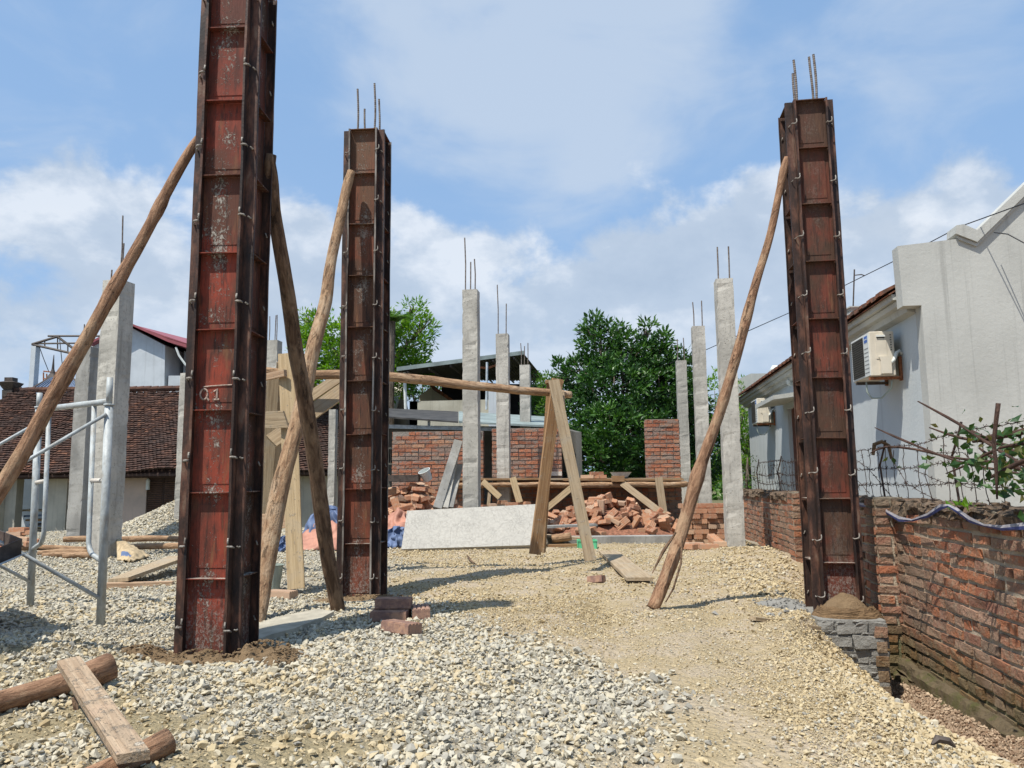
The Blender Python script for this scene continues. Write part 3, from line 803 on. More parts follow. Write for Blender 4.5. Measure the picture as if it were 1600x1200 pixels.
def form_column(base, yaw, sheet, label, rebar_h, mark=False, H_=FH, lipmat=None):
    root = thing('formwork_column', label, 'formwork column', (0, 0, 0), 'steel formwork columns')
    mb = MB(); mb.box((0, 0, H_ / 2 - .02), (CW - .012, CW - .012, H_ - .04)); mb.build('concrete_core', CONC, root)
    for side in range(4):
        a = side * math.pi / 2
        # panel built facing -Y then turned
        pm = MB()
        pm.box((0, -CW / 2 + .002, H_ / 2), (CW - .001, .004, H_), None, 0)
        # shallow pressed margins of the sheet
        for k in range(-1, 9):
            z0 = RIB0 + RIBS * k + .03 if k >= 0 else .05
            z1 = min(RIB0 + RIBS * (k + 1) - .02, H_ - .02)
            if z1 - z0 < .1: continue
            pm.box((0.006, -CW / 2 - .0015, (z0 + z1) / 2 - .01), (CW * .70, .003, z1 - z0 - .05), None, 0)
        fr = rotz(a)
        pm.v = [fr @ v for v in pm.v]
        sh_ = FORM_SHADED if side in (1, 2) else sheet
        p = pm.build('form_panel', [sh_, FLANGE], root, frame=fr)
        for s in (-1, 1):
            fm = MB(); wb_ = random.random() * 90; off = CW / 2 - .003 if side % 2 == 0 else CW / 2 + .002
            strip(fm, s * off, -CW / 2 - FD / 2 - (.0 if side % 2 == 0 else .002), .006, FD, H_, 0, wb_)
            # lip at the outer edge
            strip(fm, s * (off - .005), -CW / 2 - FD - .001, .012, .005, H_ - .002, 1, wb_, 1.0)
            fm.v = [fr @ v for v in fm.v]
            fm.build('flange', [FLANGE, lipmat or FLANGE], p, frame=fr)
        rm_z = [RIB0 + RIBS * k for k in range(int((H_ - RIB0 - .1) / RIBS) + 1)] + [H_ - .004, .006]
        for z in rm_z:
            rm = MB(); rm.box((0, -CW / 2 - FD / 2 + .002, z + random.uniform(-.006, .006) * (z < H_ - .1)), (CW - .020, FD - .008, .005), Matrix.Rotation(random.gauss(0, .010), 3, 'Y'))
            rm.v = [fr @ v for v in rm.v]
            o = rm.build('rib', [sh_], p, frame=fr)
    # clamps: a bent rod driven through the two flanges of each corner
    for ci, (sx, sy) in enumerate(((-1, -1), (1, -1), (1, 1), (-1, 1))):
        for k in range(9):
            z = .17 + .40 * k + random.uniform(-.025, .025)
            if z > H_ - .1: break
            c = MB(); d = Vector((sx, sy, 0)); cx, cy = sx * (CW / 2), sy * (CW / 2 + FD * .62)
            r = .0047 if mark else .0042
            tw = random.uniform(-.3, .3)
            dx = Vector((sx, 0, 0)); dy = Vector((0, sy, 0)); o_ = Vector((sx * (CW / 2 + .004), sy * (CW / 2 + .006), z))
            w_ = random.uniform(-.006, .006)
            if ci in (0, 1):      # J shaped hook seen on the face towards the site
                f_ = dy * (FD + .010); kx = -1 if ci == 1 else 1
                if mark: c.tube([o_ + f_ * .8 - dx * .012 + Vector((0, 0, .040)), o_ + f_ * .9 - dx * .012 + Vector((0, 0, .012))], r, 6); c.tube([o_ + f_ * .9 - dx * .014, o_ + f_ - dx * .004, o_ + f_ * .9 + dx * .010, o_ + f_ * .75 + dx * .018 + Vector((0, 0, -.006))], [r * 1.1, r * 1.25, r * 1.1, r * .8], 6)
                else:
                    b0 = o_ + f_ + Vector((.006, 0, 0))
                    c.tube([b0 + Vector((.008, 0, .034)), b0 + Vector((.010, 0, .014)), b0 + Vector((.006, 0, .002)), b0 + Vector((-.008, 0, -.003)), b0 + Vector((-.021, 0, -.002 + w_)), b0 - dy * .02 + Vector((-.026, 0, 0))], [r * .7, r, r * 1.15, r * 1.1, r * .9, r * .7], 6)
            else:
                c.tube([o_ + dy * FD * .6 - dx * .02, o_ + dy * FD * .6 + dx * .02], r, 6)
            c.tube([o_ + dx * FD * .5 - dy * .016 + Vector((0, 0, .020)), o_ + dx * FD * .62 - dy * .014, o_ + dx * FD * .62 + dy * .010 + Vector((0, 0, -.006)), o_ + dx * FD * .5 + dy * .022], [r * .7, r, r, r * .7], 6)
            cx, cy = o_.x, o_.y
            c.build('clamp', PALE_STEEL, root, frame=Matrix.Translation((cx, cy, z)), smooth=True)
    for (x, y), h in zip(((-.070, -.065), (.066, -.065), (-.045, .07), (.072, .055)), rebar_h):
        rb = MB(); n = int(h / .014) * 2
        pts = [(x + .006 * math.sin(i * .07 + x * 90), y, H_ - .05 + (h + .05) * i / n) for i in range(n + 1)]
        rb.tube(pts, [.0075 if i % 2 else .0093 for i in range(n + 1)], 6)
        rb.build('rebar', REBAR, root, frame=Matrix.Translation((x, y, H_)))
    if mark:
        mk = MB(); z0 = RIB0 + RIBS * 2 + .055; y = -CW / 2 - .0045; r = .0048
        mk.tube([Vector((-.062 + .019 * math.cos(t_) , y, z0 + .030 + .026 * math.sin(t_))) for t_ in np.linspace(.3, 2 * math.pi + .2, 16)], r, 5)
        mk.tube([(-.050, y, z0 + .018), (-.036, y, z0 - .002)], r, 5)
        mk.tube([(-.012, y, z0 + .042), (.004, y, z0 + .056), (.003, y, z0 + .004)], r * 1.1, 5)
        mk.tube([(-.010, y, z0 + .002), (.016, y, z0 + .003)], r, 5)
        mk.tube([(-.068, y, z0 + .066), (-.02, y, z0 + .070), (.03, y, z0 + .073), (.078, y, z0 + .074)], r * .8, 5)
        mk.build('painted_mark', MARKPAINT, root)
    root.location = base; root.rotation_euler = (0, 0, -PSI + yaw); ORG[root.name] = Vector(base)
    return root

b1 = P(322, 1018, 3.76); b1 = Vector((b1.x - .005, b1.y + .15, -.06))
b2 = P(555, 926, 5.69); b2 = Vector((b2.x + .02, b2.y + .15, -.06))
b3 = P(1309, 945, 5.09); b3 = Vector((b3.x + .038, b3.y + .14, -.155))
form_column(b1, R(5), FORM_RED, 'tallest nearest formwork column, bright red panels with a white painted mark, cut off by the top of the photo', (.25, .3, .28, .3), True)
form_column(b2, R(3.5), FORM_MID, 'rusty brown formwork column left of centre with a pale log leaning on its front', (.37, .41, .27, .34), lipmat=WORN, H_=FH + .045)
form_column(b3, 0, FORM_BRN, 'dark brown formwork column on a brick pier beside the old brick wall', (.34, .37, .31, .42), H_=FH + .03)

# pier under the right column
pu, pv = toUV(b3)
pier = brick_wall('brick_pier', 'grey mortar smeared brick pier under the dark brown formwork column', 'brick pier', UV(pu - .20, pv - .40, -.75), UX, .385, .685, .62,
                  [MORTAR_WET, MORTAR_WET], bl=.175, bh=.066, mj=.017, proud=.008, jit=.012)
mb = MB()
for k in range(130):
    sv, sf = SV_BIG[k % 14]; q_ = UV(pu + random.uniform(-.2, .12), pv - .405 + random.uniform(-.006, .01), -.07 - random.random() ** 1.3 * .5); s_ = random.uniform(.006, .026)
    mb.add([q_ + Vector((w[0] * s_ * 1.5, w[1] * s_ * .35, w[2] * s_)) for w in sv], [tuple(f) for f in sf])
mb.build('mortar_drips', MORTAR_WET, pier)
mb = MB()
for r in range(5):
    mb.box(UV(pu + .150, pv - .397, -.13 - r * .0855), (.070 - .012 * (r % 2), .05, .060), Matrix.Rotation(-PSI, 3, 'Z'), 0, random.random(), .004)
mb.build('exposed_brick_end', [OLDBRICK], pier)

# ------------------------------------------------------------------ plain concrete columns
def conc_column(px, Y, ztop, zbase, label, bars, w=.20, mat=None, yaw=0.0, bar_px=None):
    p = P(px, 700, Y)
    root = thing('concrete_column', label, 'concrete column', (p.x, p.y, zbase), 'bare concrete columns')
    m = Matrix.Rotation(-PSI + yaw, 3, 'Z')
    b = MB(); hgt = ztop - zbase; n = 60
    ring = []
    prof = [(-1, -1), (-.82, -1.0), (.82, -1), (1, -1), (1, .9), (1, 1), (-1, 1), (-1, .9)]
    k = len(prof); vs = []
    for i in range(n + 1):
        z = zbase + hgt * i / n
        for j, (a, c) in enumerate(prof):
            q_ = m @ Vector((a * w / 2, c * w / 2, 0))
            nz = Vector((mnoise.noise(Vector((z * 2.2, j * 3.1, px))), mnoise.noise(Vector((z * 2.2, j * 1.7, px + 9))), 0)) * .005 - q_.normalized() * max(0, mnoise.noise(Vector((z * 11, j * .7, px))) - .18) * .030
            vs.append(Vector((p.x, p.y, z)) + q_ + nz)
    fs = []
    for i in range(n):
        for j in range(k):
            fs.append((i * k + j, i * k + (j + 1) % k, (i + 1) * k + (j + 1) % k, (i + 1) * k + j))
    fs.append(tuple(reversed(range(k)))); fs.append(tuple(n * k + j for j in range(k)))
    b.add(vs, fs); b.build('shaft', mat or CONC, root)
    for i, h in enumerate(bars):
        x, y = ((-.065, -.06), (.065, -.06), (-.02, .06), (.06, .065))[i]
        q_ = m @ Vector((x, y, 0)) + Vector((p.x, p.y, ztop))
        rb = MB(); rb.tube([q_ - Vector((0, 0, .05)), q_ + Vector((.004, 0, h * .5)), q_ + Vector((random.uniform(-.01, .01), 0, h))], .009, 6)
        rb.build('rebar', REBAR, root)
    return root
conc_column(737, 10.08, P(737, 455, 10.08).z, -.1, 'tall concrete column in the middle behind the leaning white board', (.72, .42, .42))
conc_column(787, 12.4, P(787, 523, 12.4).z, .0, 'concrete column second of the middle row, standing in the brick rubble', (.82, .5, .0, .45)[:2])
conc_column(822, 15.2, P(822, 571, 15.2).z, .0, 'shortest concrete column of the middle row in front of the brick wall', (.44, .44, .40))
conc_column(1142, 9.1, P(1142, 438, 9.1).z, -.15, 'thick tall concrete column beside the dark leaning log', (.40, .40))
conc_column(1098, 12.3, P(1098, 511, 12.3).z, -.1, 'concrete column second of the right hand row', (.40, .42))
conc_column(1069, 15.4, P(1069, 564, 15.4).z, -.1, 'farthest and lowest concrete column of the right hand row', (.44, .46))
conc_column(172, 9.05, P(172, 441, 9.05).z, -.1, 'tall concrete column behind the galvanised scaffold frame', (.14, .80, .50), w=.245, yaw=R(-6))
conc_column(131, 11.3, P(131, 544, 11.3).z, -.1, 'lower darker concrete column left of the tall one by the scaffold', (.35, .30), w=.23, mat=CONC_DARK, yaw=R(-4))
conc_column(292, 12.6, P(292, 584, 12.6).z, -.1, 'concrete column half hidden behind the left edge of the red formwork', (), w=.22)
conc_column(424, 13.0, P(424, 533, 13).z, -.1, 'concrete column showing between the red formwork and the leaning logs', (.42, .44, .46))
conc_column(520, 14.5, P(520, 640, 14.5).z, -.1, 'low concrete post seen between the logs and the brown formwork', (), w=.13)

# ------------------------------------------------------------------ logs and planks
def log(name, pts, rad, mat, label, cat='log', group=None, parent=None, n=12, seed=0, sub=5, wob=.16):
    pts = [Vector(p) for p in pts]
    if not hasattr(rad, '__len__'): rad = [rad] * len(pts)
    P2, R2 = [], []
    N = len(pts)
    for i in range(N - 1):
        p0 = pts[max(i - 1, 0)]; p1 = pts[i]; p2 = pts[i + 1]; p3 = pts[min(i + 2, N - 1)]
        ns = max(2, int((p2 - p1).length / .06))
        for j in range(ns):
            t = j / ns; t2, t3 = t * t, t * t * t
            P2.append(.5 * ((2 * p1) + (p2 - p0) * t + (2 * p0 - 5 * p1 + 4 * p2 - p3) * t2 + (3 * p1 - p0 - 3 * p2 + p3) * t3)); R2.append(rad[i] * (1 - t) + rad[i + 1] * t)
    P2.append(pts[-1]); R2.append(rad[-1])
    for i in range(len(P2)):
        q_ = P2[i]; s = seed * 11.3
        if 0 < i < len(P2) - 1: P2[i] = q_ + Vector((mnoise.noise(Vector((i * .14, s, 1))), mnoise.noise(Vector((i * .14, s, 5))), mnoise.noise(Vector((i * .14, s, 9))))) * rad[-1] * .38
        kn = max(0, mnoise.noise(Vector((i * .23, s + 3, 0))) - .25); R2[i] *= 1 + .7 * kn + .06 * mnoise.noise(Vector((i * .6, s, 4)))
    b = MB(); b.tube(P2, R2, n, wob=wob, seed=seed)
    o = b.build(name, mat, parent, frame=frame_z(pts[0], pts[-1]), smooth=True)
    if parent is None: tag(o, label, cat, group)
    return o
def plank(name, p0, p1, w, t, mat, label=None, cat='plank', up=(0, -1, 0), group=None, parent=None, cut0=0.0, cut1=0.0, warp=0.0):
    """board from p0 to p1; `up` roughly the direction its broad face looks"""
    p0, p1 = Vector(p0), Vector(p1); z = (p1 - p0).normalized(); n = Vector(up); n = (n - z * n.dot(z)).normalized(); x = n.cross(z)
    fr = Matrix((x, n, z)).transposed().to_4x4(); fr.translation = p0
    L = (p1 - p0).length; b = MB(); ns = max(2, int(L / .15)); vs = []
    for i in range(ns + 1):
        for (a, c) in ((-1, -1), (1, -1), (1, 1), (-1, 1)):
            zz = L * i / ns
            if i == 0: zz += cut0 * (a + 1) / 2
            if i == ns: zz -= cut1 * (a + 1) / 2
            e = mnoise.noise(Vector((zz * 2.5, a * 2, p0.x * 5))) * .05 * w
            vs.append(fr @ Vector((a * w / 2 + e, c * t / 2 + warp * math.sin(math.pi * i / ns), zz)))
    fs = [(i * 4 + j, i * 4 + (j + 1) % 4, (i + 1) * 4 + (j + 1) % 4, (i + 1) * 4 + j) for i in range(ns) for j in range(4)]
    fs += [(3, 2, 1, 0), tuple(ns * 4 + j for j in range(4))]
    b.add(vs, fs); o = b.build(name, mat, parent, frame=fr, bevel=.0)
    if parent is None: tag(o, label, cat, group)
    return o

# props leaning on the columns
log('prop_log', [P(311, 216, 3.86), P(262, 305, 3.80), P(160, 480, 3.68), P(60, 660, 3.55), P(-40, 830, 3.42), P(-165, 1060, 3.25)], [.023, .027, .030, .033, .035, .037], BARK_BRN,
    'long brown log leaning on the left side of the red formwork column', 'log prop', seed=1)
log('prop_log', [P(424, 242, 4.02), P(432, 330, 4.10), P(448, 430, 4.22), P(466, 560, 4.38), P(482, 660, 4.52), P(500, 790, 4.72), P(528, 957, 4.98)], [.027, .036, .039, .043, .046, .047, .042], BARK_DRK,
    'dark crooked log leaning against the right side of the red formwork column', 'log prop', seed=2)
log('prop_log', [P(549, 268, 5.62), P(520, 400, 5.48), P(496, 520, 5.30), P(470, 640, 5.12), P(440, 760, 4.96), P(408, 920, 4.72), P(398, 992, 4.60)], [.032, .040, .047, .052, .056, .057, .048], BARK_TAN,
    'pale tan log leaning from the brown formwork column down towards the red one', 'log prop', seed=3)
pl = log('prop_log', [P(1230, 246, 5.16), P(1208, 350, 5.16), P(1166, 500, 5.16), P(1120, 660, 5.14), P(1085, 760, 5.12), P(1056, 860, 5.08), P(1020, 951, 5.00)], [.021, .026, .031, .036, .043, .043, .039], BARK_BRN,
    'long brown log leaning on the left side of the dark brown formwork column', 'log prop', seed=4)
b = MB(); 
b.tube([P(1056, 832, 5.0), P(1036, 862, 4.95), P(1019, 896, 4.9)], [.006, .011, .003], 6)
b.tube([P(1066, 838, 5.0), P(1064, 880, 4.95), P(1052, 920, 4.9), P(1040, 941, 4.9)], [.005, .007, .006, .004], 6)
b.build('loose_bark_strip', BARK_DRK, pl)

# trestle carrying the long horizontal pole
log('horizontal_pole', [P(412, 580, 6.35), P(470, 586, 6.45), P(560, 586, 6.62), P(640, 592, 6.80), P(720, 601, 7.0), P(800, 609, 7.2), P(892, 617, 7.42)], [.036, .040, .040, .044, .040, .036, .032], BARK_TAN,
    'knotty horizontal pole lying across the two plank trestles behind the brown formwork', 'log', seed=6, wob=.25)
tr = thing('plank_trestle', 'narrow two legged plank trestle holding the right end of the horizontal pole', 'trestle', tuple(G(880, 868)), 'plank trestles')
plank('leg', P(871, 592, 7.30), P(836, 866, 7.24), .105, .035, PLANK_BRN, up=(.35, -1, 0), parent=tr)
plank('leg', P(862, 596, 7.44), P(845, 862, 7.80), .09, .035, PLANK_BRN, up=(-.6, -1, 0), parent=tr)
plank('leg', P(865, 594, 7.20), P(923, 876, 6.98), .10, .030, PLANK_GRY, up=(.1, -1, .2), parent=tr)
plank('crosspiece', P(852, 597, 7.42), P(880, 597, 7.42), .03, .10, PLANK_BRN, up=(0, -1, 0), parent=tr)
plank('wedge_block', P(878, 612, 7.3), P(880, 634, 7.28), .04, .04, PLANK_GRY, parent=tr)
tl = thing('plank_trestle', 'large trestle of yellow planks behind the leaning logs, with a diagonal brace', 'trestle', tuple(G(450, 915)), 'plank trestles')
plank('leg', P(447, 553, 6.28), P(463, 920, 5.95), .125, .032, PLANK_YEL, up=(.1, -1, .1), parent=tl)
plank('leg', P(428, 590, 6.55), P(411, 868, 7.05), .12, .03, PLANK_GRY, up=(-.2, -1, 0), parent=tl)
plank('leg', P(441, 565, 6.62), P(424, 850, 7.25), .05, .10, PLANK_GRY, up=(-.2, -1, 0), parent=tl)
plank('crosspiece', P(392, 657, 6.16), P(452, 655, 6.10), .135, .03, PLANK_GRY, up=(0, -1, 0), parent=tl, cut1=.05)
plank('crosspiece', P(392, 594, 6.30), P(446, 583, 6.18), .055, .04, PLANK_PINK, up=(0, -1, 0), parent=tl)
plank('diagonal_brace', P(424, 690, 6.30), P(545, 604, 6.75), .125, .03, PLANK_GRY, up=(0, -1, .1), parent=tl)
plank('diagonal_brace', P(455, 640, 6.62), P(548, 578, 6.95), .09, .03, PLANK_GRY, up=(0, -1, .1), parent=tl)
plank('crosspiece', P(392, 812, 6.18), P(452, 815, 6.05), .10, .035, PLANK_PINK, up=(0, -1, 0), parent=tl)
g_ = G(440, 930); brick((g_.x, g_.y, Hz(g_.x, g_.y) + .03), (R(90), 0, R(70)), 'single ochre block lying on the gravel at the foot of the yellow plank trestle')

# foreground timber, lower left
def on(px, py, dz=0.0):
    p = G(px, py); 
    for _ in range(4): p = G(px, py, Hz(p.x, p.y) + dz)
    return p
log('fallen_log', [P(-60, 1112, 2.76), P(40, 1086, 2.92), P(110, 1064, 3.02), P(174, 1040, 3.14)], [.037, .038, .038, .038], BARK_BRN, 'brown log lying in the lower left corner under the nailed board', seed=8, n=18)
log('fallen_log', [P(95, 1238, 2.12), P(180, 1203, 2.22), P(264, 1158, 2.34)], [.030, .032, .033], BARK_BRN, 'short split log under the near end of the nailed board at the bottom edge', seed=9, n=18)
def m_board(t):
    col, h, d = m_plank(t, (.44, .33, .22), (.31, .215, .135), (.40, .28, .19)); o = t.coord()
    d1 = t.step(t.noise(t.scale(o, (1, 1, .5)), 9, 6, .7, .6), .46, .60); col = t.mix(t.math('MULTIPLY', d1, .65), col, (.27, .205, .14))
    d2 = t.step(t.noise(o, 22, 6, .75), .54, .64); col = t.mix(t.math('MULTIPLY', d2, .6), col, (.50, .46, .38))
    d3 = t.step(t.noise(o, 70, 3, .6), .62, .68); col = t.mix(t.math('MULTIPLY', d3, .7), col, (.10, .07, .045))
    return col, t.math('ADD', h, t.math('MULTIPLY', d2, .6)), .010
BOARD = material('dirty nailed board wood', m_board, .9)
nb = plank('nailed_board', P(107, 1034, 2.88), P(206, 1180, 2.15), .072, .026, BOARD, 'pinkish board nailed across the two logs in the lower left corner', 'board', up=(0, -.15, 1), cut1=-.03)
b = MB(); b.tube([P(117, 1090, 2.9), P(121, 1128, 2.86)], [.012, .006], 6); b.build('wooden_peg', BARK_DRK, nb)
for px_, py_, Y_ in ((112, 1046, 2.95), (120, 1042, 2.97), (196, 1158, 2.47), (206, 1165, 2.45)):
    nh = MB(); q_ = P(px_, py_, Y_); nh.tube([q_ - Vector((0, 0, .005)), q_ + Vector((0, 0, .008))], .004, 6); nh.build('nail', DARKSTEEL, nb)

# ------------------------------------------------------------------ scaffold frame at the left
A0 = on(157, 978); B0 = on(47, 950)
sf = thing('scaffold', 'galvanised tubular scaffold frame standing at the left edge', 'scaffold frame', tuple(A0))
At = P(172, 590, A0.y + .01); Bt = P(62, 614, B0.y + .01)
def tube_part(name, pts, r, mat=GALV, parent=sf, n=12):
    b = MB(); b.tube(pts, r, n); return b.build(name, mat, parent, frame=frame_z(Vector(pts[0]), Vector(pts[-1])), smooth=True)
aj = A0.lerp(At, .885); bj = B0.lerp(Bt, .93)
tube_part('post', [A0, aj], .0235); tube_part('spigot', [aj, At], .0175)
tube_part('post', [B0, bj], .0225); tube_part('spigot', [bj, Bt], .0175)
tube_part('collar', [aj - Vector((0, 0, .004)), aj + Vector((0, 0, .006))], .030)
tube_part('collar', [bj - Vector((0, 0, .004)), bj + Vector((0, 0, .006))], .028)
BA = (B0 - A0)
def onA(py, f=0.0):
    q_ = P(166 if py < 800 else 160, py, A0.y); k = (q_.z - A0.z) / (At.z - A0.z); return A0.lerp(At, k) + BA * f
def onB(py, f=0.0):
    q_ = P(60, py, B0.y); k = (q_.z - B0.z) / (Bt.z - B0.z); return B0.lerp(Bt, k) + BA * f
tube_part('top_rail', [onA(627), onB(640)], .0185)
# bent inner tubes
def bent(f0, f1, a_top, a_bot, on_):
    p_top = on_(a_top, f0); p1 = on_(a_bot - 28, f0); p2 = on_(a_bot - 10, f0 * .75); p3 = on_(a_bot, 0)
    return [p_top, p1, p1.lerp(p2, .5) + BA * (f0 * .05), p2, p3]
tube_part('inner_tube', bent(.19, 0, 630, 878, onA), .0145)
tube_part('inner_tube', bent(-.17, 0, 642, 858, onB), .0145)
tube_part('short_link', [onA(751), onA(750, .18)], .013, WHITEPAINT); tube_part('short_link', [onB(754), onB(752, -.16)], .013, WHITEPAINT)
br = thing('scaffold_brace', 'pair of thin galvanised cross braces bolted to the scaffold frame at the left edge', 'scaffold brace', tuple(A0))
tube_part('brace_tube', [onA(647) + Vector((0, -.02, 0)), P(0, 744, 4.25), P(-150, 833, 3.95)], .0105, parent=br)
tube_part('brace_tube', [onB(662) + Vector((0, -.02, 0)), P(0, 694, 5.05), P(-150, 790, 4.7)], .0105, parent=br)
tube_part('brace_tube', [onA(934) + Vector((0, -.02, 0)), P(40, 868, 4.35), P(-90, 800, 4.1)], .0105, parent=br)
tube_part('brace_tube', [onB(908) + Vector((0, -.02, 0)), P(8, 888, 5.0), P(-120, 820, 4.7)], .0105, parent=br)
# unseen frame and deck added here to throw a shadow on the gravel
sf2 = thing('scaffold', 'unseen scaffold frame added beyond the left edge to carry the shadow caster', 'scaffold frame', (-3.55, 3.3, 0))
for (x, y) in ((-3.2, 2.9), (-4.0, 3.7)):
    tube_part('post', [Vector((x, y, Hz(x, y))), Vector((x, y, 1.62))], .0225, parent=sf2)
tube_part('top_rail', [Vector((-3.2, 2.9, 1.5)), Vector((-4.0, 3.7, 1.5))], .0225, parent=sf2)
dk = thing('shadow_deck', 'steel shadow caster added on the unseen scaffold past the left edge', 'shadow caster', (-3.4, 3.3, 1.53))
b = MB(); mrot = Matrix.Rotation(R(20), 3, 'Z')
b.box((-3.36, 3.16, 1.55), (1.15, 1.05, .04), mrot); b.build('caster_sheet', DARKSTEEL, dk)
# open metal tray whose corner shows at the left edge
t_ = thing('metal_tray', 'open rusty metal tray held on the lower brace at the left edge', 'metal tray', tuple(P(0, 860, 4.1)))
c0 = P(33, 842, 4.05); c1 = P(-60, 790, 4.5); c2 = P(-150, 880, 3.6); c3 = P(-40, 925, 3.35)
c0b = c0 + Vector((-.04, 0, -.075)); dn = Vector((0, 0, -.085))
ca = P(33, 842, 4.1); cb = P(-2, 832, 4.6); cc = P(-240, 905, 4.0); cd = P(-200, 930, 3.5)
b = MB(); b.prism([ca + dn, P(-60, 806, 4.8) + dn, P(-300, 840, 4.3) + dn, P(-260, 960, 3.5) + dn], (0, 0, .006)); b.build('bottom_sheet', RUST, t_)
def wallseg(p, q_, nm='side_sheet', h=.085, mat=DARKSTEEL):
    b = MB(); n_ = (q_ - p).cross(Vector((0, 0, 1))).normalized() * .006
    b.prism([p, q_, q_ - Vector((0, 0, h)), p - Vector((0, 0, h))], n_); b.build(nm, mat, t_)
wallseg(ca, P(-60, 806, 4.8)); wallseg(ca, P(-260, 960, 3.5)); wallseg(P(-60, 806, 4.8), P(-300, 840, 4.3)); wallseg(P(-260, 960, 3.5), P(-300, 840, 4.3))
b = MB(); lip = ca - Vector((0, 0, .085)); b.prism([lip, P(-260, 960, 3.5) - Vector((0, 0, .085)), P(-255, 966, 3.42) - Vector((0, 0, .09)), P(46, 863, 4.02)], (0, 0, .004)); b.build('rim_lip', GALV, t_)

# ------------------------------------------------------------------ old brick wall on the right, with barbed wire
WU = 1.81; WT = .64
CAPM = material('crumbling brown mortar cap', lambda t: (t.mix(t.step(t.noise(t.coord('World'), 26, 6, .75), .38, .62), (.055, .043, .030), t.mix(t.noise(t.coord('World'), 6, 4), (.32, .25, .165), (.22, .12, .075))), t.noise(t.coord('World'), 42, 6, .8), .035), .97)
LEDGE = material('mossy foundation render', lambda t: (t.mix(t.step(t.noise(t.coord('World'), 5, 5, .7), .45, .62), t.mix(t.noise(t.coord('World'), 30, 5, .7), (.09, .065, .04), (.26, .20, .115)), t.mix(t.noise(t.coord('World'), 40, 4, .7), (.060, .060, .020), (.17, .16, .055))), t.noise(t.coord('World'), 24, 7, .75), .05), .97)
def walltop(a):
    return 1.225 + .035 * mnoise.noise(Vector((a * 1.3, 2, 0))) + .02 * mnoise.noise(Vector((a * 5, 7, 0)))
wallT = thing('boundary_wall', 'old mossy red brick boundary wall running along the right side', 'wall', tuple(UV(WU, 6, -.6)))
brick_wall('brickwork', None, None, UV(WU + .22, .9, -.60), VX, 11.6, 1.30, .22, [OLDBRICK, MORTAR_OLD], bl=.185, bh=.045, mj=.019, proud=.008, jit=.005, parent=wallT, both=True, topf=walltop)
# foundation ledge, rough rendered
def lumpy(name, mat, u0, u1, v0, v1, z0, z1, amp, parent, res=.06):
    b = MB(); nv = int((v1 - v0) / res); prof = [(u1, z1), ((u0 + u1) / 2, z1), (u0 + .02, z1 - .005), (u0, z1 - .03), (u0, (z0 + z1) / 2), (u0 - .01, z0)]
    vs = []
    for i in range(nv + 1):
        v = v0 + (v1 - v0) * i / nv
        for j, (u, z) in enumerate(prof):
            n1 = mnoise.noise(Vector((v * 3.1, j * 1.3, z0 * 9))) + .6 * mnoise.noise(Vector((v * 11, j * 2.1, 3)))
            vs.append(UV(u - amp * n1 * (j > 0), v, z + amp * .8 * mnoise.noise(Vector((v * 6, j * 1.1, 8)))))
    k = len(prof); fs = [(i * k + j, i * k + j + 1, (i + 1) * k + j + 1, (i + 1) * k + j) for i in range(nv) for j in range(k - 1)]
    b.add(vs, fs); return b.build(name, mat, parent)
lumpy('foundation_ledge', [LEDGE], WU - .055, WU + .02, .9, 6.2, -.62, -.37, .024, wallT, .025)
lumpy('foundation_ledge', [LEDGE], WU - .075, WU - .04, .9, 6.2, -.75, -.44, .022, wallT, .025)
lumpy('mortar_cap', [CAPM], WU - .02, WU + .25, .9, 12.5, .56, .635, .045, wallT, .03)
for vv in (5.50, 8.0):
    brick_wall('pilaster', None, None, UV(WU - .12, vv, -.60), UX, .17, 1.26, .21, [OLDBRICK, MORTAR_OLD], bl=.185, bh=.045, mj=.019, proud=.008, jit=.005, parent=wallT)
# loose rubble, clods on the cap as part of the wall
b = MB()
for i in range(420):
    v = 1.6 + 10.4 * random.random() ** 1.5; u = WU + random.uniform(-.05, .20); s_ = random.uniform(.010, .036)
    vs, fs = SV[i % len(SV)]; c = UV(u, v, .635 + random.uniform(-.03, .015))
    b.add([c + Vector(tuple(x)) * s_ for x in vs], [tuple(f) for f in fs])
b.build('mortar_crumbs', CAPM, wallT)

fence = thing('barbed_wire_fence', 'rusty barbed wire fence on bent rods along the top of the brick wall', 'barbed wire fence', tuple(UV(2.0, 6, .68)))
def barbed(pts, parent, name='wire_strand', step=.075, r=.0026):
    b = MB(); P2 = []
    for i in range(len(pts) - 1):
        a, c = Vector(pts[i]), Vector(pts[i + 1]); ns = max(2, int((c - a).length / .045))
        for j in range(ns): P2.append(a.lerp(c, j / ns) + Vector((random.uniform(-1, 1), random.uniform(-1, 1), random.uniform(-1, 1))) * .0045)
    P2.append(Vector(pts[-1]))
    b.tube(P2, r, 4); d = 0
    for i in range(len(P2) - 1):
        d += (P2[i + 1] - P2[i]).length
        if d > step:
            d = 0; c = P2[i]
            for _ in range(3):
                w = Vector((random.uniform(-1, 1), random.uniform(-1, 1), random.uniform(-1, 1))).normalized() * .019
                b.tube([c - w, c + w], .0018, 3)
    o = b.build(name, WIRE, parent); return o
posts = []
for k, (v, hgt, lean) in enumerate(((3.45, .48, .05), (4.95, .46, .10), (6.25, .42, .09), (7.6, .42, .1), (8.9, .40, -.02), (10.1, .42, .12), (11.6, .42, .1))):
    u = 2.0; z0 = .60
    b = MB(); top = [UV(u, v, z0), UV(u - .02, v + .01, z0 + hgt * .68), UV(u - .03 + lean * .2, v - lean, z0 + hgt), UV(u - .03 + lean * .25, v - lean * 1.2, z0 + hgt + .05)]
    b.tube(top, .0075, 6); b.build('post', WIRE, fence); posts.append(top)
